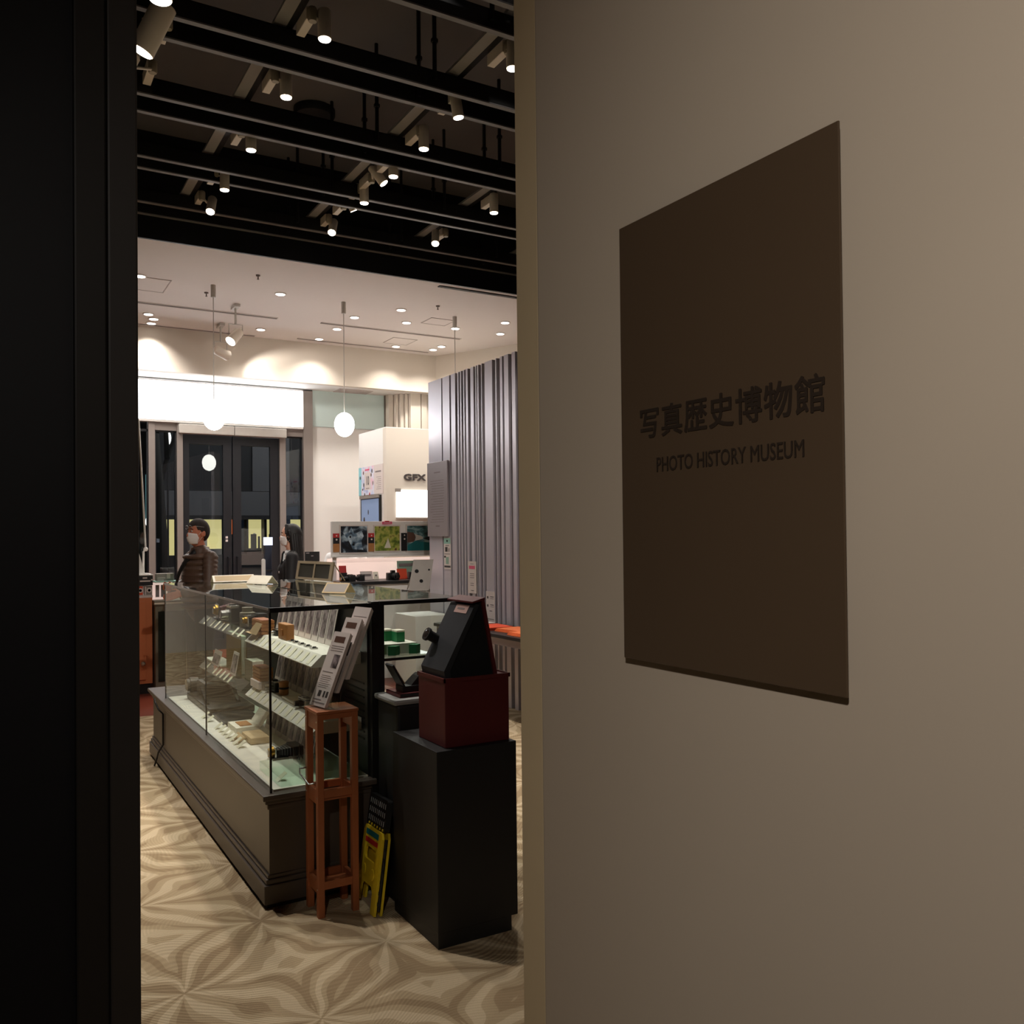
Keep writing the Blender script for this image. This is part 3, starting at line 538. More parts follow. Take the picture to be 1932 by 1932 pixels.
for i, (x, y, r, s, mt) in enumerate(((3.55, 5.85, .0, 'orange flyers in a pile at the near end of the folding table', 'orange_print'), (3.62, 6.16, .1, 'pale orange flyers in a pile behind the nearest pile on the folding table', 'orange_print'), (3.58, 6.50, -.05, 'red-orange flyers in a pile third along the folding table', 'orange_red'), (3.60, 6.86, .1, 'pale flyers in a pile farthest along the folding table', 'paper'))):
    t = thing('flyer_pile', s, 'flyers', (x, y, .7285), 'piles of flyers on the folding table', r)
    for k in range(4): build('flyer', MB().box(-.11 + .004 * k, .11 + .004 * k, -.15 - .003 * k, .15 - .003 * k, .0001 + .006 * k, .0058 + .006 * k), mt, t, local=True)

# ================================================================== MAIN SHOWCASE
sc = thing('showcase', 'long glass showcase on a dark moulded plinth, full of old cameras', 'showcase', (1.18, 5.0, 0))
build('plinth_body', MB().box(.965, 1.415, 3.640, 6.645, .02, .445), 'plinth', sc)
build('plinth_foot', MB().box(.955, 1.415, 3.640, 6.655, 0, .02), 'case_black', sc)
build('base_moulding', MB().bbox(.941, 1.415, 3.627, 6.669, .018, .095, .004).bbox(.949, 1.415, 3.632, 6.661, .096, .118, .006).bbox(.957, 1.415, 3.636, 6.653, .119, .135, .005), 'plinth', sc)
build('ledge', MB().bbox(.958, 1.415, 3.638, 6.65, .395, .420, .008).bbox(.946, 1.415, 3.625, 6.66, .4205, .442, .006).bbox(.930, 1.415, 3.595, 6.669, .4425, .466, .006), 'plinth', sc)
build('case_floor', MB().box(.985, 1.40, 3.645, 6.16, .4661, .474), 'case_white', sc)
build('back_panel', MB().box(1.392, 1.408, 3.645, 6.165, .466, 1.195), 'case_black', sc)
m = MB()
for k in range(9): m.box(1.388, 1.3918, 3.68, 3.92, .62 + .03 * k, .626 + .03 * k)
build('vent_slots', m, 'steel_black', sc, kind='stuff')
for y0, y1 in ((3.640, 4.888), (4.894, 6.165)):
    build('front_pane', MB().box(.968, .974, y0, y1, .466, 1.205), 'glass_front', sc)
    build('top_pane', MB().box(.966, 1.410, y0 - (.012 if y0 < 4 else 0), y1, 1.206, 1.216), 'glass', sc)
build('end_pane', MB().box(.975, 1.40, 3.628, 3.634, .466, 1.205), 'glass', sc); build('end_pane', MB().box(.975, 1.40, 6.160, 6.166, .466, 1.205), 'glass', sc)
build('edge_seal', MB().box(.9665, .9745, 3.627, 3.635, .466, 1.206), 'case_black', sc)
build('edge_seal', MB().box(.967, .9745, 4.888, 4.894, .466, 1.206), 'case_black', sc); build('edge_seal', MB().box(.967, .9745, 6.160, 6.167, .466, 1.206), 'case_black', sc)
build('top_edge', MB().box(.9645, .9660, 3.63, 6.166, 1.2055, 1.2165), 'steel', sc)
build('top_rail', MB().box(.965, 1.412, 3.612, 3.6265, 1.198, 1.2175), 'case_black', sc)
build('post', MB().box(1.402, 1.438, 3.615, 3.66, .0, 1.222), 'case_black', sc)
# two tiers of stepped shelves with slanted price tags, near and far section
def shelf(y0, y1, z, mat, tag_ys, parent):
    p = [(1.165, z), (1.17, z - .006), (1.388, z - .006), (1.388, z + .046), (1.215, z + .046)]
    s = build('shelf', MB().slab([(x, y0, zz) for x, zz in p], (0, -1, 0), y1 - y0), mat, parent)
    for y in tag_ys:
        a = Vector((1.1695, y, z + .004)); u = Vector((.045, 0, .045)).normalized(); n = Vector((-.7, 0, .7)).normalized() * .0018
        q = [a + n, a + n + Vector((0, .036, 0)), a + n + u * .052 + Vector((0, .036, 0)), a + n + u * .052]
        build('price_tag', MB().slab([v[:] for v in q][::-1], n, .0012), 'tag_card', s)
    return s
shelf(3.71, 4.86, .952, 'case_white', [3.76 + .093 * k for k in range(11)], sc)
shelf(3.71, 4.86, .665, 'case_white', [3.74 + .093 * k for k in range(12)], sc)
shelf(4.96, 6.10, .952, 'glass_shelf', [5.02, 5.15, 5.40, 5.50, 5.62, 5.74, 5.93], sc)
shelf(4.96, 6.10, .665, 'glass_shelf', [5.28, 5.38, 5.48, 5.58, 5.68, 5.9], sc)
for y in [3.75] + [4.45 + .085 * k for k in range(7)] + [5.18, 5.3]:
    a = Vector((1.03, y, .4745)); u = Vector((.8, 0, .6)).normalized(); q = [a, a + Vector((0, .04, 0)), a + u * .052 + Vector((0, .04, 0)), a + u * .052]
    build('price_tag', MB().slab([v[:] for v in q][::-1], (-.6, 0, .8), .0012), 'tag_card', sc)
build('glass_step', MB().box(1.02, 1.37, 3.66, 4.0, .4745, .512), 'glass_shelf', sc)
# photo cards leaning against the back panel, three rows
def photo_card(y, z, h, w, x, label, group):
    lean = math.tan(math.radians(11.5)); t = thing('photo_card', label, 'photo card', (x, y, z), group)
    P = lambda yy, zz, o=0: (x + (zz - z) * lean - o, yy, zz)
    build('card', MB().hexa([P(y, z), (P(y, z)[0] + .003, y, z), (P(y, z)[0] + .003, y + w, z), P(y + w, z), P(y, z + h), (P(y, z + h)[0] + .003, y, z + h), (P(y, z + h)[0] + .003, y + w, z + h), P(y + w, z + h)]), 'paper', t)
    a, b = z + h * .14, z + h * .86
    build('photo', MB().hexa([P(y + .012, a, .0012), P(y + .012, a, .0004), P(y + w - .012, a, .0004), P(y + w - .012, a, .0012), P(y + .012, b, .0012), P(y + .012, b, .0004), P(y + w - .012, b, .0004), P(y + w - .012, b, .0012)]), 'card_photo', t)
for row, (z, h, x, n, nm) in enumerate(((.9995, .19, 1.345, 9, 'upper'), (.7125, .225, 1.335, 9, 'lower'), (.4745, .18, 1.27, 8, 'floor'))):
    for k in range(n):
        photo_card(3.98 + .06 * (row == 2) + .105 * k, z, h, .094, x, 'narrow grey photo card leaning in a row %s' % ('behind the upper near shelf' if row == 0 else 'behind the lower near shelf' if row == 1 else 'on the case floor'), 'photo cards of the %s row' % nm)

# ------------------------------------------------------------------ things shown in the showcase
def book(name, x0, x1, y0, y1, z0, z1, mat, label, cat='book', pages=True):
    t = thing(name, label, cat, ((x0 + x1) / 2, (y0 + y1) / 2, z0))
    build('cover', MB().bbox(x0, x0 + .004, y0, y1, z0, z1, .0015).bbox(x1 - .004, x1, y0, y1, z0, z1, .0015).bbox(x0, x1, y1 - .004, y1, z0, z1, .0015), mat, t)
    build('pages', MB().box(x0 + .004, x1 - .004, y0 + .003, y1 - .004, z0 + .003, z1 - .003), 'cream_card', t)
    return t
def camera_obj(x, y, z, w, h, d, label, body='leather_black', face='-x', trim='silver', cat='camera'):
    """still camera standing at (x, y, z), lens towards -x: body, top plate, lens barrel with glass, shutter button, viewfinder"""
    t = thing('old_camera', label, cat, (x, y, z), 'old cameras on show')
    build('body', MB().bbox(x, x + d, y, y + w, z, z + h * .8, min(.006, d * .2)), body, t)
    build('top_plate', MB().bbox(x, x + d, y, y + w, z + h * .8, z + h * .93, min(.004, d * .15)), trim, t)
    build('viewfinder', MB().bbox(x + d * .1, x + d * .8, y + w * .4, y + w * .6, z + h * .93, z + h, .002), body, t)
    build('shutter_button', MB().cyl((x + d * .5, y + w * .85, z + h * .93), (x + d * .5, y + w * .85, z + h * .98), w * .04), trim, t)
    b = build('lens_barrel', MB().lathe((x, y + w * .5, z + h * .42), [(h * .30, 0), (h * .30, d * .35), (h * .26, d * .36), (h * .26, d * .9), (h * .22, d * .92)], 20, 'x'), trim if body != trim else 'leather_black', t, 'auto')
    build('lens_glass', MB().lathe((x - d * .9, y + w * .5, z + h * .42), [(h * .2, -.004), (h * .2, .002), (h * .12, d * .06)], 18, 'x'), 'lens_glass', b)
    return t
def bellows_camera(x, y, z, w, h, L, label, body='leather_black'):
    t = thing('folding_camera', label, 'camera', (x, y, z), 'folding cameras on show')
    build('body', MB().bbox(x + L, x + L + .05, y, y + w, z, z + h, .005), body, t)
    build('bed', MB().bbox(x - .02, x + L, y + w * .1, y + w * .9, z, z + .008, .002), body, t)
    P = []; n = 12
    for i in range(n + 1):
        f = i / n; k = (.42 + .5 * f) * (1.0 if i % 2 else .90); cy, cz = y + w / 2, z + h * .55; a, b = w * .46 * k, h * .42 * k; xx = x + L * f
        P.append([(xx, cy - a, cz - b), (xx, cy + a, cz - b), (xx, cy + a, cz + b), (xx, cy - a, cz + b), (xx, cy - a, cz - b)])
    build('bellows', MB().grid(P), 'oxblood' if 'red' in label else 'leather_black', t)
    build('lens_board', MB().bbox(x - .006, x, y + w * .2, y + w * .8, z + .008, z + h * .9, .002), 'silver', t)
    b = build('lens_barrel', MB().lathe((x - .006, y + w / 2, z + h * .55), [(w * .22, 0), (w * .22, .012), (w * .16, .014), (w * .16, .024)], 18, 'x'), 'brass', t, 'auto')
    build('lens_glass', MB().lathe((x - .03, y + w / 2, z + h * .55), [(w * .12, -.003), (w * .12, .002)], 16, 'x'), 'lens_glass', b)
    return t
zu, zl, zf = .9985, .7115, .4745
solo('camera_case', MB().bbox(1.235, 1.275, 4.32, 4.47, zu, zu + .078, .006).bbox(1.230, 1.235, 4.375, 4.41, zu + .02, zu + .05, .001), 'tan', 'tan leather camera case standing on the upper near shelf', 'case')
camera_obj(1.25, 4.56, zu, .07, .036, .03, 'small dark camera lying beside the tan leather case', 'leather_black')
for k, y in enumerate((4.26, 4.19, 4.10, 4.01, 3.92)):
    t = thing('camera_part', 'small flat metal camera part lying on the upper near shelf', 'camera part', (1.25, y, zu), 'small metal parts on the upper near shelf')
    build('plate', MB().bbox(1.235, 1.265, y, y + .035, zu, zu + .006, .002), 'silver', t); build('wheel', MB().cyl((1.25, y + .01, zu + .006), (1.25, y + .01, zu + .011), .008), 'leather_black', t)
t = thing('leather_roll', 'rolled tan leather pouch on the lower near shelf', 'pouch', (1.26, 4.46, zl))
build('roll', MB().lathe((1.26, 4.46, zl), [(.020, 0), (.024, .006), (.023, .05), (.026, .066), (.016, .07)], 18), 'tan', t, 'auto'); build('band', MB().lathe((1.26, 4.46, zl + .03), [(.0245, 0), (.0255, .002), (.0255, .008), (.0245, .01)], 18), 'leather_black', t)
camera_obj(1.235, 4.54, zl, .12, .06, .04, 'silver-topped folding camera on the lower near shelf beside the leather roll', 'dark_green')
solo('brass_dial', MB().lathe((1.25, 4.76, zl), [(.03, 0), (.032, .004), (.03, .012), (.02, .013), (.02, .016)], 22), 'brass', 'round brass dial on the lower near shelf', 'dial', None, 'auto')
camera_obj(1.235, 4.03, zl, .11, .05, .035, 'small silver camera at the near end of the lower shelf', 'silver')
solo('cloth_pad', MB().bbox(1.22, 1.31, 4.16, 4.36, zl, zl + .012, .005), 'cream_card', 'folded cream cloth on the lower near shelf', 'cloth')
t = thing('spy_camera_box', 'open cream box with a small camera set in it on the case floor', 'box', (1.16, 4.86, zf))
build('tray', MB().box(1.10, 1.22, 4.78, 4.98, zf, zf + .03), 'cream_card', t); build('lid', MB().hexa([(1.22, 4.78, zf + .02), (1.226, 4.78, zf + .02), (1.226, 4.98, zf + .02), (1.22, 4.98, zf + .02), (1.27, 4.78, zf + .09), (1.276, 4.78, zf + .09), (1.276, 4.98, zf + .09), (1.27, 4.98, zf + .09)]), 'cream_card', t); build('inset', MB().box(1.13, 1.19, 4.82, 4.94, zf + .03, zf + .034), 'tan', t)
t = thing('leather_case', 'peach leather case lying open on the case floor', 'case', (1.16, 4.56, zf))
build('shell', MB().bbox(1.10, 1.20, 4.48, 4.68, zf, zf + .035, .012), 'tent_tan', t); build('flap', MB().hexa([(1.09, 4.55, zf + .03), (1.095, 4.55, zf + .025), (1.095, 4.70, zf + .025), (1.09, 4.70, zf + .03), (1.06, 4.58, zf + .001), (1.065, 4.58, zf), (1.065, 4.72, zf), (1.06, 4.72, zf + .001)]), 'tent_tan', t)
bellows_camera(1.13, 4.10, zf, .12, .055, .07, 'silver and green folding camera on the case floor near the corner')
t = thing('mini_tripod', 'tiny dark tripod figure on the glass step', 'tripod', (1.18, 3.93, .512)); build('column', MB().tube([(1.18, 3.93, .535), (1.18, 3.93, .575)], [.005, .002], 8), 'steel_black', t)
for a in (0, 2.1, 4.2): build('leg', MB().tube([(1.18, 3.93, .54), (1.18 + .014 * math.cos(a), 3.93 + .014 * math.sin(a), .5125)], .0025, 6), 'steel_black', t)
# far section
book('album', 1.235, 1.27, 5.25, 5.62, zl, zl + .225, 'book_olive', 'large olive album standing on the far lower shelf')
bellows_camera(1.22, 5.70, zu, .15, .10, .10, 'folding camera with a red bellows on the far upper shelf')
camera_obj(1.22, 5.42, zu, .13, .11, .05, 'silver and black twin camera on the far upper shelf', 'leather_black')
t = thing('lens_cylinder', 'grey lens tube standing on the far upper shelf', 'lens', (1.25, 5.15, zu)); build('barrel', MB().lathe((1.25, 5.15, zu), [(.04, 0), (.042, .004), (.042, .08), (.03, .085), (.03, .11)], 24), 'grey_cab', t, 'auto'); build('ring', MB().lathe((1.25, 5.15, zu + .055), [(.0425, 0), (.044, .002), (.044, .012), (.0425, .014)], 24), 'silver', t, 'auto')
bellows_camera(1.23, 5.02, zu, .09, .08, .05, 'small black folding camera at the near end of the far upper shelf')
book('photo_box', 1.23, 1.30, 4.98, 5.14, zl, zl + .11, 'grey_cab', 'grey cardboard photo box on the far lower shelf', 'box')
for k, (y, w, h, s) in enumerate(((5.22, .13, .13, 'grey photograph print standing beside the cardboard box'), (5.66, .2, .09, 'wide pale photograph print on the far lower shelf'))):
    t = thing('photo_print', s, 'photograph'); t.location = (1.2, y, zl)
    build('print', MB().hexa([(1.195, y, zl), (1.198, y, zl), (1.198, y + w, zl), (1.195, y + w, zl), (1.22, y, zl + h), (1.223, y, zl + h), (1.223, y + w, zl + h), (1.22, y + w, zl + h)]), 'paper', t)
    build('picture', MB().hexa([(1.1955, y + .015, zl + .015), (1.1965, y + .015, zl + .012), (1.1965, y + w - .015, zl + .012), (1.1955, y + w - .015, zl + .015), (1.2165, y + .015, zl + h - .015), (1.2175, y + .015, zl + h - .018), (1.2175, y + w - .015, zl + h - .018), (1.2165, y + w - .015, zl + h - .015)]), 'card_photo', t)
def striped(y0, y1, z, h, s):
    t = thing('striped_box', s, 'box', (1.24, y0, z), 'brown striped boxes'); n = 4
    for k in range(n): build('board', MB().box(1.20, 1.27, y0, y1, z + h * k / n, z + h * (k + .78) / n), 'tan', t); build('gap', MB().box(1.205, 1.265, y0 + .003, y1 - .003, z + h * (k + .78) / n, z + h * (k + 1) / n), 'wood_red', t)
    return t
striped(4.66, 4.85, zu, .075, 'brown striped wooden box at the far end of the near upper shelf')
striped(4.69, 4.84, zl + .0405, .07, 'brown striped wooden box at the far end of the near lower shelf')
solo('box_riser', MB().bbox(1.19, 1.28, 4.68, 4.85, zl, zl + .04, .003), 'paper', 'pale card riser under the lower striped box', 'riser')
t = thing('paper_fan', 'open cream booklet in front of the upper striped box', 'booklet', (1.17, 4.72, zu)); build('page', MB().hexa([(1.175, 4.66, zu), (1.177, 4.66, zu), (1.177, 4.82, zu), (1.175, 4.82, zu), (1.195, 4.62, zu + .06), (1.197, 4.62, zu + .06), (1.197, 4.74, zu + .06), (1.195, 4.74, zu + .06)]), 'tent_tan', t); build('page', MB().box(1.166, 1.20, 4.74, 4.86, zu, zu + .003), 'tent_tan', t)
t = thing('plate_camera', 'big black studio camera with a wide lens on the far case floor', 'camera', (1.2, 5.9, zf))
build('body', MB().bbox(1.12, 1.32, 5.70, 5.95, zf + .045, zf + .135, .02), 'leather_black', t); build('hood', MB().lathe((1.22, 5.82, zf + .135), [(.075, 0), (.08, .005), (.065, .025), (.02, .03)], 24), 'leather_black', t, 'auto')
l = build('lens_barrel', MB().lathe((1.14, 6.00, zf + .09), [(.045, 0), (.048, .03), (.048, .05), (.04, .052), (.04, .07)], 22, 'x'), 'leather_black', t, 'auto'); build('lens_rim', MB().lathe((1.07, 6.00, zf + .09), [(.036, -.002), (.042, 0), (.036, .003)], 22, 'x'), 'silver', l)
build('base', MB().bbox(1.08, 1.34, 5.35, 6.05, zf, zf + .04, .01), 'leather_black', t); build('base', MB().bbox(1.09, 1.30, 5.0, 5.349, zf, zf + .02, .005), 'leather_black', t)
for a in ((1.10, 5.5), (1.28, 5.5)): build('leg', MB().tube([(a[0], a[1], zf + .04), (a[0], a[1] + .18, zf + .12)], .012, 8), 'leather_black', t)
solo('white_cloth', MB().bbox(1.20, 1.30, 5.62, 6.08, zl + .0005, zl + .014, .006), 'cream_card', 'long folded white paper lying over the far lower shelf', 'paper')

# ================================================================== SECOND SHOWCASE, BEHIND THE CAMERA OBSCURA
s2 = thing('showcase', 'second glass showcase with a black frame, holding green film boxes', 'showcase', (1.66, 4.8, 0))
build('plinth_body', MB().box(1.44, 1.90, 3.64, 6.1, 0, .47), 'case_black', s2)
build('case_floor', MB().box(1.465, 1.885, 3.65, 6.09, .4701, .478), 'case_white', s2)
for x0, x1, y0, y1 in ((1.4405, 1.462, 3.62, 3.652), (1.882, 1.904, 3.62, 3.652), (1.4405, 1.46, 6.07, 6.1), (1.882, 1.904, 6.07, 6.1)): build('post', MB().box(x0, x1, y0, y1, .47, 1.205), 'case_black', s2)
build('top_rail', MB().box(1.441, 1.904, 3.612, 3.632, 1.205, 1.2225), 'case_black', s2)
build('end_pane', MB().box(1.463, 1.881, 3.628, 3.633, .478, 1.205), 'glass', s2); build('end_pane', MB().box(1.463, 1.881, 6.08, 6.085, .478, 1.205), 'glass', s2)
build('front_pane', MB().box(1.8985, 1.9035, 3.653, 6.07, .478, 1.205), 'glass', s2)
build('top_pane', MB().box(1.4385, 1.904, 3.633, 4.888, 1.207, 1.216), 'glass', s2); build('top_pane', MB().box(1.4385, 1.904, 4.894, 6.10, 1.207, 1.216), 'glass', s2)
build('shelf', MB().box(1.463, 1.71, 3.66, 4.6, .966, .974), 'glass_shelf', s2); build('shelf_front', MB().hexa([(1.463, 3.658, .955), (1.69, 3.658, .955), (1.71, 3.658, .967), (1.463, 3.658, .967), (1.463, 3.66, .955), (1.69, 3.66, .955), (1.71, 3.66, .967), (1.463, 3.66, .967)]), 'case_black', s2)
build('shelf_riser', MB().box(1.47, 1.66, 3.72, 4.3, .9745, 1.02), 'case_white', s2)
for k, (x, y, s) in enumerate(((1.475, 4.10, 'first at the left post'), (1.505, 4.02, 'second from the left post'), (1.535, 3.94, 'third, in the middle of the step'), (1.565, 3.87, 'fourth along the step'), (1.595, 3.80, 'last at the right end of the step'))):
    t = thing('film_box', 'green film box with white lid, ' + s, 'box', (x, y, 1.0205), 'green film boxes in the second showcase')
    build('carton', MB().bbox(x - .012, x + .028, y - .03, y + .03, 1.0205, 1.066, .002), 'green_box', t); build('lid', MB().bbox(x - .0125, x + .0285, y - .031, y + .031, 1.066, 1.074, .002), 'cream_card', t)
for x, y, s in ((1.535, 3.69, 'left'), (1.64, 3.70, 'right')):
    solo('film_cube', MB().hexa([(x, y - .02, .9745), (x + .028, y, .9745), (x, y + .02, .9745), (x - .028, y, .9745), (x, y - .02, 1.015), (x + .028, y, 1.015), (x, y + .02, 1.015), (x - .028, y, 1.015)]), 'green_box', 'dark green cube box turned on its corner on the glass shelf edge, the %s one' % s, 'box', 'dark green cubes on the glass shelf edge')
for k, (x, y, z, s) in enumerate(((1.56, 3.95, .4785, 'left clear bag of prints on the showcase floor'), (1.70, 3.9, .4785, 'right clear bag of prints on the showcase floor'), (1.66, 4.5, .9745, 'clear bag of prints upright on the glass shelf'))):
    t = thing('print_bag', s, 'bag', (x, y, z)); build('film', MB().bbox(x - .05, x + .05, y - .015, y + .015, z, z + .12, .01), 'acrylic', t); build('print', MB().box(x - .042, x + .042, y - .004, y + .004, z + .012, z + .095), 'cream_card', t)

# ================================================================== PEDESTALS, CAMERA OBSCURA, OPEN BOX
pd = thing('pedestal', 'tall plain black pedestal carrying the dark red box', 'pedestal', (1.55, 3.15, 0))
build('body', MB().bbox(1.386, 1.722, 2.94, 3.352, .056, .716, .003), 'ped_black', pd); build('base', MB().box(1.388, 1.695, 2.943, 3.35, 0, .056), 'ped_black', pd)
pd = thing('pedestal', 'low black pedestal with a pale grey top behind the red box', 'pedestal', (1.56, 3.47, 0))
build('body', MB().bbox(1.415, 1.76, 3.372, 3.585, 0, .812, .012), 'ped_black', pd); build('top', MB().bbox(1.400, 1.772, 3.365, 3.592, .8125, .836, .010), 'ped_top', pd)
co = thing('camera_obscura', 'dark red wooden box with a sloping black viewing hood on top', 'camera obscura', (1.57, 3.08, .7165))
build('box', MB().bbox(1.436, 1.709, 2.97, 3.205, .7165, .968, .003), 'oxblood', co)
build('box_rim', MB().box(1.432, 1.713, 2.966, 2.972, .958, .9735).box(1.432, 1.713, 3.203, 3.209, .958, .9735).box(1.432, 1.438, 2.966, 3.209, .958, .9735).box(1.707, 1.713, 2.966, 3.209, .958, .9735), 'oxblood', co)
A = [(1.447, .968), (1.441, .998), (1.572, 1.238), (1.582, 1.243), (1.592, 1.238), (1.468, 1.0), (1.468, .968)]
build('hood_panel', MB().slab([(x, 2.985, z) for x, z in A][::-1], (0, -1, 0), .205), 'hood_black', co)
build('hood_side', MB().slab([(x, 2.994, z) for x, z in ((1.468, .968), (1.655, .968), (1.603, 1.25), (1.590, 1.238), (1.468, 1.0))], (0, -1, 0), .004), 'velvet', co)
build('hood_side', MB().slab([(x, 3.188, z) for x, z in ((1.468, .968), (1.655, .968), (1.603, 1.25), (1.590, 1.238), (1.468, 1.0))], (0, -1, 0), .004), 'velvet', co)
build('hood_back', MB().slab([(x, 2.983, z) for x, z in ((1.653, .968), (1.667, .968), (1.613, 1.262), (1.600, 1.262))], (0, -1, 0), .209), 'oxblood', co)
build('hood_cap', MB().hexa([(1.560, 2.98, 1.246), (1.614, 2.98, 1.256), (1.614, 3.196, 1.256), (1.560, 3.196, 1.246), (1.560, 2.98, 1.252), (1.614, 2.98, 1.266), (1.614, 3.196, 1.266), (1.560, 3.196, 1.252)]), 'oxblood', co)
nrm = Vector((-.878, 0, .478)); uu = Vector((.478, 0, .878))
a = Vector((1.441, 0, .998)) + uu * .235 + nrm * .0015
build('label_plate', MB().slab([(a + Vector((0, y, 0)) + uu * k)[:] for y, k in ((3.125, 0), (3.02, 0), (3.02, .034), (3.125, .034))], nrm, .0012), M('plate_pink', (206, 170, 160), .5), co)
a2 = a + nrm * .0008 + uu * .014
build('print', MB().slab([(a2 + Vector((0, y, 0)) + uu * k)[:] for y, k in ((3.105, 0), (3.045, 0), (3.045, .007), (3.105, .007))], nrm, .0005), 'ink_soft', co)
kb = Vector((1.441, 3.165, .998)) + uu * .115
k1 = build('lens_knob', MB().tube([kb, kb + nrm * .035, kb + nrm * .04, kb + nrm * .05], [.020, .020, .026, .026], 22), 'black_plastic', co, 'auto'); build('lens_glass', MB().tube([kb + nrm * .05, kb + nrm * .0504], [.018, .016], 18), 'lens_glass', k1)
bx = thing('book', 'thin dark red book lying on the pale pedestal top', 'book', (1.52, 3.45, .8365))
build('cover', MB().box(1.44, 1.62, 3.40, 3.55, .8365, .8385).box(1.44, 1.62, 3.40, 3.55, .852, .854).box(1.44, 1.443, 3.40, 3.55, .8365, .854), 'oxblood', bx); build('pages', MB().box(1.443, 1.616, 3.404, 3.546, .8385, .852), 'black_plastic', bx); build('title', MB().box(1.53, 1.565, 3.3985, 3.3998, .842, .848), 'ink_soft', bx)
ob = thing('open_box', 'open black hinged box with a tan lining standing on the dark red book', 'box', (1.50, 3.46, .8545))
build('base', MB().bbox(1.462, 1.56, 3.42, 3.50, .8545, .880, .003), 'black_plastic', ob)
build('lid', MB().hexa([(1.466, 3.42, .878), (1.474, 3.42, .878), (1.474, 3.50, .878), (1.466, 3.50, .878), (1.415, 3.42, .968), (1.423, 3.42, .972), (1.423, 3.50, .972), (1.415, 3.50, .968)]), 'black_plastic', ob)
build('lining', MB().hexa([(1.4745, 3.424, .888), (1.4755, 3.424, .888), (1.4755, 3.496, .888), (1.4745, 3.496, .888), (1.4265, 3.424, .966), (1.4275, 3.424, .966), (1.4275, 3.496, .966), (1.4265, 3.496, .966)]), 'tan', ob)
build('viewer', MB().hexa([(1.50, 3.425, .880), (1.555, 3.425, .880), (1.555, 3.495, .880), (1.50, 3.495, .880), (1.535, 3.43, .915), (1.55, 3.43, .925), (1.55, 3.49, .925), (1.535, 3.49, .915)]), 'leather_black', ob)

# ================================================================== WOODEN STAND WITH LEAFLETS
ws = thing('plant_stand', 'tall narrow reddish wooden stand in front of the showcase end', 'stand', (1.185, 3.52, 0))
X0, X1, Y0, Y1 = 1.100, 1.268, 3.428, 3.588; L_ = .026
for x in (X0, X1 - L_):
    for y in (Y0, Y1 - L_): build('leg', MB().bbox(x, x + L_, y, y + L_, 0, .800, .0015), 'wood_red', ws)
for z0, z1 in ((.735, .800), (.442, .500), (.090, .140)):
    build('apron', MB().bbox(X0 + L_, X1 - L_, Y0 + .004, Y0 + .018, z1 - (.022 if z1 == .8 else .032), z1 - .001, .001), 'wood_red', ws); build('apron', MB().bbox(X0 + L_, X1 - L_, Y1 - .018, Y1 - .004, z1 - .03, z1 - .001, .001), 'wood_red', ws)
    build('apron', MB().bbox(X0 + .004, X0 + .018, Y0 + L_, Y1 - L_, z0, z1 - .001, .001), 'wood_red', ws); build('apron', MB().bbox(X1 - .018, X1 - .004, Y0 + L_, Y1 - L_, z0, z1 - .001, .001), 'wood_red', ws)
    if z1 < .7: build('shelf_board', MB().box(X0 + .018, X1 - .018, Y0 + .018, Y1 - .018, z0 + .012, z0 + .024), 'wood_red', ws)
    m = MB()
    for y in (Y0 + .013, Y1 - .013): m.cyl((X0 - .0012, y, z1 - .03), (X0 + .001, y, z1 - .03), .0035, seg=8)
    build('screw_heads', m, 'screw', ws, kind='stuff')
build('top_board', MB().bbox(X0 - .003, X1 + .003, Y0 - .003, Y1 + .003, .8005, .812, .003), 'wood_red', ws)
build('wire_hook', MB().tube([(X0 - .001, 3.57, .565), (X0 - .028, 3.575, .563), (X0 - .03, 3.565, .545), (X0 - .026, 3.46, .525), (X0 - .012, 3.450, .528), (X0 - .001, 3.452, .529)], .0032, 8), 'steel', ws, True)
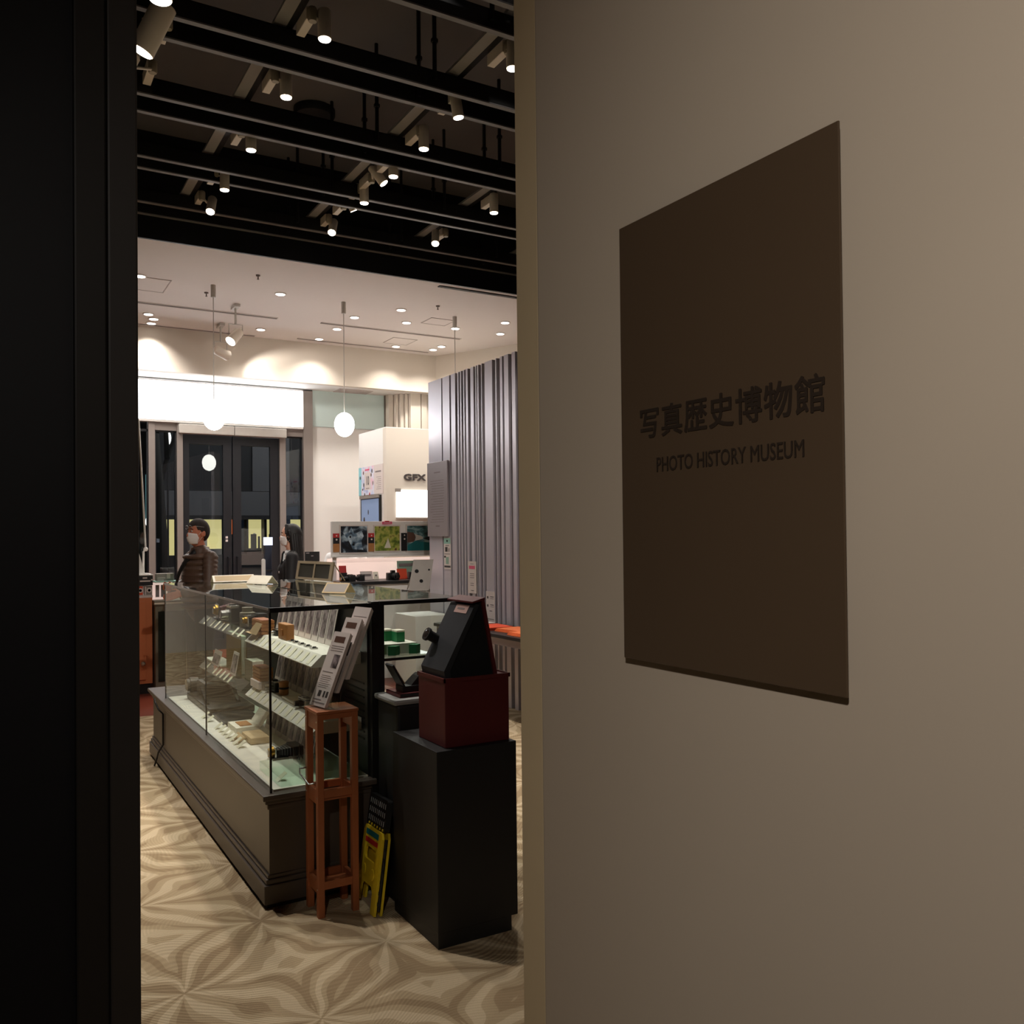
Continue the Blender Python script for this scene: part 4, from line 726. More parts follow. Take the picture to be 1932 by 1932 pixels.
# acrylic holder, three stepped pockets; leaflets stand in them leaning back
lh = thing('leaflet_holder', 'clear stepped leaflet holder standing on the wooden stand', 'holder', (1.19, 3.52, .8125))
build('base', MB().box(1.105, 1.262, 3.430, 3.585, .8125, .8165), 'acrylic', lh)
def leaf_frame(x, y, z): return Vector((x, y, z)), Vector((.32, -.32, .93)).normalized(), Vector((0, -1, 0))
sp_ = [(1.125, 3.580, .8170, .315), (1.172, 3.576, .872, .315), (1.210, 3.560, .925, .305)]
for k, (x, y, z, h) in enumerate(sp_):
    u = Vector((.30, -.16, .95)).normalized(); v = Vector((.20, -.98, 0)).normalized(); n = u.cross(v).normalized()
    if n.x > 0: n = -n
    a = Vector((x, y, z)); w = .122
    P = lambda i, j, o=0.0: (a + v * (i * w) + u * (j * h) + n * o)[:]
    def card(nm, i0, i1, j0, j1, o, t_, mat, par, **kw): return build(nm, MB().slab([P(i0, j0, o), P(i1, j0, o), P(i1, j1, o), P(i0, j1, o)] if True else 0, n, t_), mat, par, **kw)
    if k: build('support', MB().tube([P(.5, 0, -.01), (a + v * (.5 * w))[:2] + (.8165,)], .004, 6), 'acrylic', lh)
    card('pocket', -.03, 1.03, -.01, .30, .016, .002, 'acrylic', lh); card('pocket_back', -.03, 1.03, -.01, .85, -.008, .002, 'acrylic', lh)
    t = thing('leaflet_stack', ['stack of tall leaflets with two photos, in the lowest front pocket of the holder', 'stack of leaflets with a brown heading, in the middle pocket of the holder', 'stack of leaflets with a yellow dot, in the highest rear pocket of the holder'][k], 'leaflets', a[:], 'leaflets in the clear holder')
    for q in range(5): card('leaflet', .008 * q, 1 - .006 * q, .002 * q, 1 - .008 * q, .010 - .0032 * q, .0024, 'paper', t)
    f_ = .0107
    if k < 2: card('heading', .18, .80, .86, .94, f_, .0006, 'ink_brown', t)
    if k == 0:
        card('photo', .48, .86, .52, .70, f_, .0006, 'card_photo', t)
        for i0, i1 in ((.30, .48), (.62, .72), (.80, .92)): card('photo', i0, i1, .13, .21, f_, .0006, 'ink', t)
        card('print', .12, .75, .455, .465, f_, .0006, 'ink_soft', t, kind='stuff')
        for q in range(7): card('print', .14, .70 + .05 * (q % 3), .25 + .026 * q, .255 + .026 * q, f_, .0006, 'ink_soft', t, kind='stuff')
        for q in range(3): card('print', .14, .90, .745 + .03 * q, .752 + .03 * q, f_, .0006, 'ink_soft', t, kind='stuff')
        card('print', .12, .62, .08, .095, f_, .0006, 'ink_soft', t, kind='stuff'); card('print', .12, .9, .04, .055, f_, .0006, 'ink_soft', t, kind='stuff')
    elif k == 1:
        card('photo', .55, .9, .50, .68, f_, .0006, 'ink', t); card('print', .15, .8, .76, .77, f_, .0006, 'ink_soft', t, kind='stuff')
    else:
        card('sun_mark', .10, .28, .60, .68, f_, .0006, 'yellow', t); card('print', .12, .9, .86, .87, f_, .0006, 'ink_soft', t, kind='stuff'); card('print', .16, .8, .76, .80, f_, .0006, 'ink_soft', t, kind='stuff')
        for q in range(3): card('print', .35, .8, .58 + .04 * q, .59 + .04 * q, f_, .0006, 'ink_soft', t, kind='stuff')

# ================================================================== FOLDED STEP STOOL
st = thing('step_stool', 'folded yellow step stool with a slotted black seat, leaning by the pedestal', 'stool', (1.33, 3.45, 0))
O = Vector((1.300, 3.325, .001)); U_ = Vector((.175, .07, .975)).normalized(); V_ = Vector((.06, 1, -.10)); V_ = (V_ - U_ * V_.dot(U_)).normalized(); N_ = U_.cross(V_).normalized()
if N_.x > 0: N_ = -N_
Q = lambda s_, h_, o=0.0: (O + V_ * s_ + U_ * h_ + N_ * o)[:]
def board(nm, outline, o, t_, mat, hole=None):
    """outline polygon in the stool's own plane, with an optional hole; thickened"""
    bm = bmesh.new(); loops = [outline] + ([hole] if hole else []); es = []
    for lp in loops:
        vs = [bm.verts.new(Q(a_, b_, o)) for a_, b_ in lp]; es += [bm.edges.new((vs[i], vs[(i + 1) % len(vs)])) for i in range(len(vs))]
    r = bmesh.ops.triangle_fill(bm, use_beauty=True, use_dissolve=False, edges=es)
    bm.faces.ensure_lookup_table(); ex = bmesh.ops.extrude_face_region(bm, geom=list(bm.faces))
    for v in [g_ for g_ in ex['geom'] if isinstance(g_, bmesh.types.BMVert)]: v.co -= N_ * t_
    bmesh.ops.recalc_face_normals(bm, faces=bm.faces); bm.verts.index_update()
    m = MB().add([v.co[:] for v in bm.verts], [[v.index for v in f.verts] for f in bm.faces]); bm.free()
    return build(nm, m, mat, st)
def rr(x0, x1, y0, y1, r, n=4):
    return [(cx + r * math.cos(a0 + PI / 2 * i / n), cy + r * math.sin(a0 + PI / 2 * i / n)) for cx, cy, a0 in ((x1 - r, y1 - r, 0), (x0 + r, y1 - r, PI / 2), (x0 + r, y0 + r, PI), (x1 - r, y0 + r, 1.5 * PI)) for i in range(n + 1)]
arch = [(.0, 0), (.05, 0), (.055, .075), (.075, .095), (.187, .095), (.207, .075), (.212, 0), (.262, 0), (.250, .29), (.236, .312), (.026, .312), (.012, .29)]
board('side_panel', arch, .012, .010, 'yellow', rr(.065, .2, .185, .235, .018)); board('side_panel', arch, -.014, .010, 'yellow')
build('fold_hinge', MB().tube([Q(.002, .02, -.006), Q(.012, .29, -.006)], .006, 8).tube([Q(.26, .02, -.006), Q(.25, .29, -.006)], .006, 8), 'black_plastic', st)
for s0, s1, h0, h1, mt, nm in ((.055, .215, .278, .30, 'blue_teal', 'label'), (.055, .215, .248, .268, 'red', 'label')): build(nm, MB().slab([Q(s1, h0, .0132), Q(s0, h0, .0132), Q(s0, h1, .0132), Q(s1, h1, .0132)], N_, .0008), mt, st)
for s_, h_ in ((.075, .14), (.185, .14)): build('boss', MB().tube([Q(s_, h_, .0125), Q(s_, h_, .0155)], [.024, .020], 18), 'yellow', st)
m = MB()
for k in range(6): m.hexa([Q(.001, .04 + .042 * k, .004), Q(.001, .054 + .042 * k, .004), Q(.001, .054 + .042 * k, -.002), Q(.001, .04 + .042 * k, -.002), Q(-.003, .04 + .042 * k, .004), Q(-.003, .054 + .042 * k, .004), Q(-.003, .054 + .042 * k, -.002), Q(-.003, .04 + .042 * k, -.002)])
build('edge_notches', m, 'black_plastic', st, kind='stuff')
board('seat', rr(.015, .247, .316, .440, .012), .006, .022, 'black_plastic')
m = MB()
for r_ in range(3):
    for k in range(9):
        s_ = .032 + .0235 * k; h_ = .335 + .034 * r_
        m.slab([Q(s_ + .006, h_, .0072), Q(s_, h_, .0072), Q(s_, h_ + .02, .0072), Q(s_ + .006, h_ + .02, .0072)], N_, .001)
build('seat_slots', m, 'slot_shine', st, kind='stuff')  # light showing through the slots, painted as raised pale grey bars
m = MB()
for k in range(6): m.tube([Q(.035 + .035 * k, .322, .0066), Q(.035 + .035 * k, .322, .009)], .005, 8)
build('grip_studs', m, 'yellow', st, kind='stuff')
solo('power_cord', MB().tube([(.922, 6.30, .448), (.922, 6.28, .43), (.936, 6.22, .385), (.958, 6.20, .36), (.958, 6.20, .16), (.932, 6.22, .11), (.930, 6.27, .06), (.92, 6.30, .007)], .006, 8), 'black_plastic', 'black power cord running down the far end of the showcase plinth', 'cord', None, True)

# ================================================================== ON THE GLASS TOP
def tent_sign(x, y, ax, L, h, label, mat, inner='tent_tan'):
    """folded-card tent: two sloping boards along the axis ax"""
    ax = Vector(ax).normalized(); sd = Vector((-ax.y, ax.x, 0)); t = thing('tent_sign', label, 'sign', (x, y, 1.2165), 'folded tent signs on the glass top'); c = Vector((x, y, 1.2205))
    for s_ in (-1, 1):
        p = [c - ax * L / 2 + sd * s_ * h * .85, c + ax * L / 2 + sd * s_ * h * .85, c + ax * L / 2 + Vector((0, 0, h)), c - ax * L / 2 + Vector((0, 0, h))]
        n = (p[1] - p[0]).cross(p[3] - p[0]).normalized(); n = n if n.z > 0 else -n
        o = build('side_board', MB().slab([q[:] for q in p], n, .004), mat, t)
        build('print', MB().slab([(q + n * .0006)[:] for q in (p[0].lerp(p[1], .06).lerp(p[3], .12), p[1].lerp(p[0], .06).lerp(p[2], .12), p[2].lerp(p[3], .06).lerp(p[1], .12), p[3].lerp(p[2], .06).lerp(p[0], .12))], n, .0005), inner, o)
    return t
tent_sign(1.36, 5.98, (1, .06, 0), .27, .042, 'low wide tan tent sign at the far edge of the glass top', 'tent_white', 'tent_tan')
tent_sign(1.44, 5.56, (.35, -1, 0), .22, .050, 'bright white tent sign with an open end on the glass top', 'tent_white', 'tent_white')
tent_sign(1.515, 4.36, (.55, -.9, 0), .15, .050, 'brown-grey tent sign nearest the front rail of the glass top', 'tent_tan', 'board_grey')
fr = thing('framed_screen', 'wide low wooden frame with dark double panel standing on the glass top', 'sign frame', (1.84, 5.78, 1.2165))
F0, F1 = Vector((1.800, 6.06, 1.2200)), Vector((1.862, 5.50, 1.2200)); fv = (F1 - F0); fl = fv.length; fv.normalize(); fu = Vector((.16, .0, .98)).normalized(); fn = fu.cross(fv).normalized(); fn = fn if fn.x < 0 else -fn
FP = lambda i, j, o=0: (F0 + fv * i * fl + fu * j * .125 + fn * o)[:]
def fpanel(nm, i0, i1, j0, j1, o, t_, mat): return build(nm, MB().slab([FP(i1, j0, o), FP(i0, j0, o), FP(i0, j1, o), FP(i1, j1, o)], fn, t_), mat, fr)
fpanel('dark_panel', .06, .94, .10, .88, 0, .006, 'frame_dark')
for i0, i1, j0, j1 in ((0, 1, .86, 1.0), (0, 1, 0, .12), (0, .07, .12, .86), (.93, 1, .12, .86), (.49, .53, .12, .86)): fpanel('frame_bar', i0, i1, j0, j1, .004, .012, 'frame_wood')
for i in (.03, .97): build('foot', MB().tube([FP(i, .9, -.012), (FP(i, .9, -.012)[0] + .07, FP(i, .9, -.012)[1], 1.2215)], .004, 6), 'frame_wood', fr)
# grey sloping board with holes on a white cabinet farther on
wc = thing('display_cabinet', 'white cabinet with a clear top box before the slatted wall', 'cabinet', (3.65, 8.05, 0))
build('body', MB().bbox(3.47, 3.84, 7.80, 8.30, 0, .74, .006), 'white_wall', wc); build('top_box', MB().box(3.48, 3.83, 7.81, 8.29, .7405, .966), 'acrylic', wc)
gb = thing('easel_board', 'grey sloping board with round holes leaning before the slatted wall', 'board', (3.6, 8.03, .968))
G = lambda i, j, o=0: (Vector((3.50, 8.03, .973)) + Vector((.78, -.25, 0)) * (.245 * i) + Vector((.10, .10, .30)) * j + Vector((-.25, -.70, .32)) * o)[:]
def gpanel(nm, i0, i1, j0, j1, o, t_, mat): n = Vector((-.25, -.78, .34)).normalized(); return build(nm, MB().slab([G(i0, j0, o), G(i1, j0, o), G(i1, j1, o), G(i0, j1, o)], n, t_), mat, gb)
gpanel('board', 0, 1, 0, 1, 0, .008, 'board_grey')
for i, j, r_ in ((.25, .62, .020), (.55, .30, .018), (.85, .66, .010)): p = Vector(G(i, j, .002)); n = Vector((-.25, -.78, .34)).normalized(); build('hole', MB().tube([p, p + n * .002], r_, 16), 'velvet', gb)
build('prop_leg', MB().tube([G(.9, .7, -.02), (3.76, 8.18, .976)], .008, 6), 'board_grey', gb); build('prop_leg', MB().tube([G(.1, .7, -.02), (3.58, 8.24, .976)], .008, 6), 'board_grey', gb)

# ================================================================== PHOTO DISPLAY AND CAMERA COUNTER
ct = thing('display_counter', 'white counter with a black top edge under the photo board', 'counter', (3.75, 9.05, 0))
build('body', MB().bbox(2.98, 4.62, 8.86, 9.30, 0, 1.00, .004), 'white_wall', ct); build('black_top', MB().bbox(2.96, 4.64, 8.82, 9.32, 1.002, 1.036, .004), 'case_black', ct)
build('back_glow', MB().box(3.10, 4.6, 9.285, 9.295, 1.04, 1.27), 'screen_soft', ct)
db = thing('photo_board', 'white raised board carrying three photographs above the camera counter', 'display board', (3.75, 9.2, 1.036))
build('panel', MB().bbox(3.125, 4.50, 9.20, 9.24, 1.288, 1.675, .004), 'white_wall', db)
for x in (3.16, 4.46): build('post', MB().box(x - .02, x + .02, 9.21, 9.23, 1.037, 1.288), 'white_wall', db)
build('lower_rail', MB().bbox(3.125, 4.50, 9.15, 9.20, 1.288, 1.31, .003), 'white_wall', db)
for x0, x1, mt, s, z0, z1 in ((3.221, 3.520, 'photo_smoke', 'framed photograph of pale blue smoke on black', 1.337, 1.622), (3.608, 3.901, 'photo_meadow', 'framed photograph of a green meadow with a footpath', 1.350, 1.620), (3.993, 4.30, 'photo_lake', 'framed photograph of a blue mountain lake, cut off by the slats', 1.345, 1.625)):
    t = thing('framed_photo', s, 'photograph', ((x0 + x1) / 2, 9.19, z0), 'photographs on the white board')
    build('mount', MB().box(x0 - .012, x1 + .012, 9.186, 9.199, z0 - .014, z1 + .014), 'paper', t); build('picture', MB().box(x0, x1, 9.183, 9.186, z0, z1), mt, t)
    if 'meadow' in s: build('path', MB().slab([(x0 + .11, 9.1828, z0 + .03), (x0 + .19, 9.1828, z0 + .03), (x0 + .155, 9.1828, z0 + .14)], (0, -1, 0), .0005), 'cream_card', t)
    if 'lake' in s:
        for nm_, pp_, mm_ in (('cliff', ((0, .09), (.08, .10), (.10, .15), (.08, .20), (0, .215)), 'ink_brown'), ('water', ((.09, .11), (.19, .13), (.19, .155), (.09, .19), (.105, .15)), 'header_grey'), ('ridge', ((.19, .14), (.307, .10), (.307, .17)), 'street_dark'), ('shallows', ((0, .0), (.307, 0), (.307, .085), (.10, .11), (0, .06)), 'blue_teal')): build(nm_, MB().slab([(x0 + a_, 9.1828, z0 + b_) for a_, b_ in pp_], (0, -1, 0), .0005), mm_, t)
    if 'smoke' in s:
        build('plume', MB().slab([(x0 + a_ * .295, 9.1828, z1 - b_ * .27) for a_, b_ in ((.40, .02), (.52, .30), (.80, .18), (.88, .40), (.78, .60), (.86, .95), (.45, .92), (.34, .66), (.20, .44), (.08, .26), (.30, .24))], (0, -1, 0), .0004), 'photo_plume', t); build('eye_mark', MB().ball((x0 + .105, 9.1822, z1 - .115), (.010, .0006, .014), 10, 6).ball((x0 + .14, 9.1822, z0 + .085), (.014, .0006, .011), 10, 6), 'velvet', t)
for x0, mt, s in ((3.138, 'red', 'red and black film pack at the left end of the photo board'), (3.535, 'red', 'red and black film pack between the first two photographs'), (3.925, 'black_plastic', 'all black film pack between the meadow and the lake photographs')):
    t = thing('film_pack', s, 'film pack', (x0 + .03, 9.19, 1.355), 'film packs on the white board')
    build('upper', MB().box(x0, x0 + .066, 9.184, 9.199, 1.50, 1.545), mt, t); build('middle', MB().box(x0, x0 + .066, 9.184, 9.199, 1.435, 1.50), 'black_plastic', t); build('lower', MB().box(x0, x0 + .066, 9.184, 9.199, 1.345, 1.435), 'tan' if mt == 'red' else 'black_plastic', t)
    build('mark', MB().cyl((x0 + .036, 9.1835, 1.52), (x0 + .036, 9.184, 1.52), .008, seg=10).cyl((x0 + .036, 9.1835, 1.478), (x0 + .036, 9.184, 1.478), .010, seg=10), 'paper', t)
t = thing('shelf_tag', 'small red tag clipped on top of the photo board', 'tag', (3.75, 9.19, 1.63)); build('card', MB().box(3.695, 3.81, 9.176, 9.182, 1.645, 1.672), 'pink', t); build('clip', MB().box(3.73, 3.775, 9.174, 9.199, 1.668, 1.680), 'red', t); build('print', MB().box(3.715, 3.79, 9.1752, 9.1758, 1.655, 1.660), 'paper', t)
camera_obj(3.22, 8.92, 1.0365, .13, .075, .07, 'black camera at the left end of the counter', 'leather_black', trim='black_plastic'); camera_obj(3.36, 9.0, 1.0365, .10, .07, .06, 'smaller black camera beside it on the counter', 'leather_black', trim='black_plastic')
def slr(x, y, z, s, label):
    t = thing('display_camera', label, 'camera', (x, y, z), 'modern cameras on the counter')
    build('body', MB().bbox(x - .065 * s, x + .065 * s, y, y + .045 * s, z, z + .075 * s, .006), 'leather_black', t); build('prism', MB().bbox(x - .022 * s, x + .022 * s, y - .004, y + .04 * s, z + .075 * s, z + .10 * s, .006), 'leather_black', t)
    build('grip', MB().bbox(x - .068 * s, x - .04 * s, y - .018 * s, y, z, z + .07 * s, .005), 'leather_black', t)
    b = build('lens_barrel', MB().lathe((x + .008 * s, y, z + .038 * s), [(.036 * s, -.002), (.036 * s, .03 * s), (.032 * s, .032 * s), (.034 * s, .075 * s), (.03 * s, .077 * s)], 22, 'y'), 'black_plastic', t, 'auto'); build('lens_glass', MB().lathe((x + .008 * s, y - .078 * s, z + .038 * s), [(.027 * s, -.003), (.027 * s, .001), (.012 * s, .004)], 18, 'y'), 'lens_glass', b); return t
slr(3.73, 8.96, 1.0365, 1.05, 'black camera with a big lens in the middle of the counter'); slr(3.98, 8.95, 1.0365, 1.1, 'black camera with a big lens in front of the orange sign')
for i, (x0, x1, z1, mt, s) in enumerate(((3.17, 3.25, 1.20, 'red', 'red and black film carton at the left end of the counter'), (3.845, 3.96, 1.148, 'orange_red', 'orange card sign on the counter'), (3.86, 4.10, 1.235, 'teal_card', 'pale teal card behind the right camera'), (3.44, 3.58, 1.13, 'paper', 'white price card leaning beside the middle camera'), (3.60, 3.66, 1.12, 'cream_card', 'narrow white card just left of the middle camera'))):
    t = thing('counter_card', s, 'card', ((x0 + x1) / 2, 9.1 + .02 * i, 1.0365)); y = 9.08 + .03 * i
    build('card', MB().hexa([(x0, y, 1.0365), (x1, y, 1.0365), (x1, y + .006, 1.0365), (x0, y + .006, 1.0365), (x0, y + .03, z1), (x1, y + .03, z1), (x1, y + .036, z1), (x0, y + .036, z1)]), mt, t)
    if mt == 'red': build('band', MB().box(x0 - .001, x1 + .001, y - .004, y + .01, 1.08, 1.125), 'black_plastic', t); build('footer', MB().box(x0 - .001, x1 + .001, y - .006, y + .008, 1.0365, 1.08), 'tan', t)
    elif mt != 'orange_red':
        build('print', MB().box(x0 + .02, x1 - .02, y + .012, y + .022, z1 - .06, z1 - .03), 'ink_soft', t)
# ================================================================== CAMERA BOOTH WITH LETTERING
bo = thing('display_booth', 'tall white display booth lettered GFX beside the slatted wall', 'booth', (4.8, 10.9, 0))
build('front_wall', MB().box(4.285, 5.6, 10.50, 10.60, 0, 2.885), 'cream_wall', bo); build('side_wall', MB().box(4.285, 4.385, 10.601, 11.46, 0, 2.885), 'white_wall', bo); build('roof', MB().box(4.285, 5.6, 10.50, 11.46, 2.886, 2.90), 'white_wall', bo)
text('lettering', 'GFX', (4.672, 10.492, 2.262), .112, '-y', 'ink', bo, 1.42, .003, .006)
build('light_panel', MB().box(4.415, 5.4, 10.482, 10.499, 1.752, 2.10), 'screen_white', bo); build('panel_ledge', MB().box(4.415, 5.4, 10.46, 10.5, 1.735, 1.75), 'header_grey', bo); build('panel_shade', MB().box(4.405, 4.475, 10.478, 10.499, 2.075, 2.118), 'board_grey', bo)
po = thing('poster', 'pale poster with a big 10 and small figures on the booth side', 'poster', (4.28, 11.04, 2.05))
build('sheet', MB().box(4.279, 4.2848, 10.60, 11.46, 2.06, 2.44), 'paper', po); build('art', MB().box(4.2775, 4.279, 10.90, 11.36, 2.062, 2.438), 'poster_art', po); build('strip', MB().box(4.2775, 4.279, 11.361, 11.459, 2.062, 2.438), M('poster_cyan', (150, 214, 224), .6), po)
build('centre', MB().box(4.2765, 4.2775, 11.02, 11.24, 2.13, 2.36), 'paper', po); text('numeral', '10', (4.2755, 11.13, 2.245), .17, '-x', 'ink', po, .7, .001, .0008)
build('title', MB().box(4.2755, 4.2765, 11.06, 11.22, 2.385, 2.405), 'pink', po); build('print', MB().box(4.2762, 4.2772, 11.07, 11.19, 2.145, 2.152), 'ink', po)
for y, z, h, mt in ((11.28, 2.36, .05, 'ink_brown'), (11.40, 2.30, .05, 'ink'), (11.27, 2.20, .06, 'ink'), (10.97, 2.37, .06, 'ink'), (11.0, 2.32, .05, 'ink_brown'), (10.94, 2.21, .06, 'ink_soft'), (11.24, 2.07, .045, 'ink_brown'), (11.06, 2.07, .045, 'red'), (11.31, 2.14, .03, 'ink')): build('figure', MB().ball((4.2772, y, z), (.0008, .02, h / 2), 8, 6), mt, po)
for k in range(7): build('print', MB().box(4.2782, 4.2789, 10.66, 10.66 + .16 - .02 * (k % 3), 2.12 + .026 * k, 2.125 + .026 * k), 'ink_soft', po, kind='stuff')
build('print', MB().box(4.2782, 4.2789, 10.66, 10.86, 2.34, 2.36), 'ink_soft', po)
mo = thing('monitor', 'grey-blue screen in a dark bezel under the poster', 'monitor', (4.27, 10.98, 1.66)); build('bezel', MB().bbox(4.255, 4.2846, 10.66, 11.34, 1.55, 2.045, .004), 'black_plastic', mo); build('screen', MB().box(4.2535, 4.2548, 10.685, 11.30, 1.57, 2.0), 'screen_blue', mo); build('top_shade', MB().box(4.24, 4.2546, 10.66, 11.34, 2.01, 2.05), 'board_grey', mo)
build('figure', MB().ball((4.2532, 11.05, 1.83), (.0006, .018, .035), 8, 6).ball((4.2532, 11.2, 1.72), (.0006, .03, .05), 8, 6), 'ink', mo)

# ================================================================== LEFT DISPLAY, BY THE DOOR FRAME
oc = thing('wood_cabinet', 'orange wooden cabinet at the left door frame', 'cabinet', (1.22, 9.4, 0))
build('body', MB().bbox(.70, 1.345, 9.30, 9.75, .10, .935, .004), 'orange_cab', oc); build('toe_kick', MB().box(.72, 1.33, 9.32, 9.74, 0, .10), 'case_black', oc); build('door', MB().bbox(.98, 1.285, 9.284, 9.2995, .14, .90, .003), 'orange_cab', oc); build('door_knob', MB().ball((1.255, 9.265, .30), .022, 12, 8), 'screw', oc, True)
bs = thing('camera_stand', 'white counter stand with a black printed header on the wooden cabinet', 'display stand', (1.24, 9.2, .935))
build('shelf_base', MB().box(.9, 1.35, 9.30, 9.62, .9355, .955), 'paper', bs); build('header', MB().box(.9, 1.352, 9.305, 9.32, 1.055, 1.148), 'black_plastic', bs); build('top', MB().bbox(.9, 1.353, 9.30, 9.62, 1.149, 1.162, .002), 'white_wall', bs); build('back', MB().box(.9, 1.35, 9.60, 9.62, .955, 1.149), 'black_plastic', bs)
m = MB()
for x0, x1, z in ((1.26, 1.30, 1.12), (1.235, 1.33, 1.09), (1.335, 1.35, 1.10)): m.box(x0, x1, 9.3035, 9.3049, z, z + .014)
build('print', m, 'paper', bs, kind='stuff')
for x, mt, s in ((1.238, 'orange_red', 'orange-red instant camera in a white box'), (1.318, 'board_grey', 'grey instant camera in a white box')):
    t = thing('instant_camera', s + ' below the black header', 'camera', (x, 9.4, .9555), 'boxed instant cameras'); build('box', MB().bbox(x - .036, x + .034, 9.34, 9.40, .9555, 1.048, .003), 'paper', t); build('front', MB().box(x - .022, x + .026, 9.336, 9.3398, .962, 1.044), mt, t); b = build('lens_ring', MB().lathe((x + .004, 9.336, 1.005), [(.024, 0), (.024, .008), (.016, .009)], 18, 'y'), 'paper', t, 'auto'); build('lens', MB().cyl((x + .004, 9.3275, 1.005), (x + .004, 9.3265, 1.005), .013), 'lens_glass', b)
gc = thing('glass_cabinet', 'grey cabinet with a dark green glass front behind the showcase', 'cabinet', (1.5, 9.4, 0))
build('body', MB().bbox(1.36, 1.665, 9.22, 9.6, .02, .86, .004), 'grey_cab', gc); build('glass_front', MB().box(1.385, 1.64, 9.212, 9.2195, .12, .80), 'dark_green', gc); build('top_board', MB().bbox(1.35, 1.675, 9.20, 9.61, .8605, .905, .004), 'grey_cab', gc); build('top_trim', MB().box(1.348, 1.677, 9.196, 9.1995, .872, .888), 'cream_card', gc)
lc = thing('light_case', 'glowing pinkish white glass case with prints on the grey cabinet', 'display case', (1.47, 9.4, .9055))
build('light_back', MB().box(1.365, 1.55, 9.42, 9.43, .9055, 1.075), 'screen_soft', lc); build('pane', MB().box(1.365, 1.60, 9.24, 9.244, .9055, 1.08), 'acrylic', lc); build('lid', MB().bbox(1.36, 1.605, 9.238, 9.44, 1.0805, 1.092, .003), 'teal_pale', lc)
for x in (1.39, 1.44, 1.50): build('print', MB().box(x, x + .035, 9.40, 9.405, .93, 1.05), 'plate', lc)
t = thing('print_sample', 'framed tan print beside the glowing case', 'print', (1.63, 9.4, .9055)); build('frame', MB().box(1.585 + .02, 1.665, 9.34, 9.352, .9055, 1.04), 'cream_card', t); build('picture', MB().box(1.615, 1.655, 9.3375, 9.3398, .95, 1.02), 'book_olive', t)
t = thing('grey_carton', 'grey printed carton with a small white camera picture on the glowing case', 'box', (1.47, 9.38, 1.0925)); build('carton', MB().bbox(1.385, 1.545, 9.30, 9.40, 1.0925, 1.165, .003), 'board_grey', t); build('picture', MB().box(1.478, 1.512, 9.2975, 9.2998, 1.115, 1.165), 'paper', t); build('print', MB().box(1.395, 1.45, 9.2975, 9.2998, 1.10, 1.106).box(1.395, 1.465, 9.2975, 9.2998, 1.12, 1.126), 'paper', t)
t = thing('white_wedge', 'slim white wedge display leaning up beside the door frame', 'display', (1.2, 9.45, 1.1625)); build('wedge', MB().hexa([(1.10, 9.40, 1.1625), (1.295, 9.40, 1.1625), (1.295, 9.46, 1.1625), (1.10, 9.46, 1.1625), (1.10, 9.42, 1.39), (1.238, 9.42, 1.39), (1.238, 9.45, 1.39), (1.10, 9.45, 1.39)]), 'white_wall', t); build('foot', MB().bbox(1.10, 1.33, 9.38, 9.47, 1.1626, 1.170, .002), 'white_wall', t)
t = thing('rod_lamp', 'thin white rod lamp with a ball joint beside the narrow window', 'lamp', (1.31, 9.56, 1.1625)); build('lower_arm', MB().tube([(1.300, 9.55, 1.1625), (1.302, 9.55, 1.38), (1.322, 9.55, 1.405)], .010, 8), 'white_wall', t); build('joint', MB().ball((1.322, 9.55, 1.405), .022, 14, 10), 'white_wall', t, True); build('upper_arm', MB().tube([(1.322, 9.55, 1.41), (1.262, 9.55, 2.70)], .009, 8), 'white_wall', t)
# reception bits in the middle distance
t = thing('pos_display', 'small black customer display with faint white figures', 'display', (2.97, 9.4, 1.0))
build('screen', MB().bbox(2.895, 3.055, 9.395, 9.41, 1.245, 1.352, .003), 'black_plastic', t); build('stem', MB().tube([(2.975, 9.41, 1.036), (2.975, 9.41, 1.25)], .010, 8), 'black_plastic', t); build('print', MB().box(2.905, 2.94, 9.3935, 9.3948, 1.332, 1.342).box(2.96, 2.985, 9.3935, 9.3948, 1.30, 1.312), 'plate', t)
t2 = thing('side_counter', 'low white counter under the black customer display', 'counter', (2.9, 9.55, 0)); build('body', MB().bbox(2.66, 3.10, 9.36, 9.75, 0, 1.0, .004), 'white_wall', t2); build('top', MB().bbox(2.65, 3.11, 9.35, 9.76, 1.002, 1.034, .003), 'white_wall', t2)
t = thing('sanitiser_stand', 'dark slim sanitiser stand with a glowing white screen head', 'stand', (2.58, 9.7, 0)); build('column', MB().bbox(2.546, 2.622, 9.70, 9.75, .02, 1.452, .006), M('stand_blue', (46, 52, 68), .35), t); build('screen_head', MB().bbox(2.528, 2.626, 9.685, 9.699, 1.425, 1.512, .003), emit_mat('screen_cool', (220, 228, 250), 1.0), t); build('base', MB().bbox(2.53, 2.64, 9.64, 9.84, 0, .02, .004), 'black_plastic', t); build('tray', MB().bbox(2.555, 2.615, 9.65, 9.70, 1.14, 1.16, .003), 'black_plastic', t)
t = thing('rounded_panel', 'white round-topped panel standing left of the sanitiser stand', 'panel', (2.50, 9.62, 0)); n_ = 8
pts = [(2.486, 0), (2.524, 0), (2.524, 1.255)] + [(2.505 + .019 * math.cos(a_), 1.262 + .019 * math.sin(a_)) for a_ in [PI * k / n_ for k in range(n_ + 1)]]
build('panel', MB().slab([(x, 9.60, z) for x, z in pts], (0, -1, 0), .02), 'white_wall', t); build('foot', MB().bbox(2.47, 2.528, 9.55, 9.70, 0, .012, .003), 'white_wall', t)

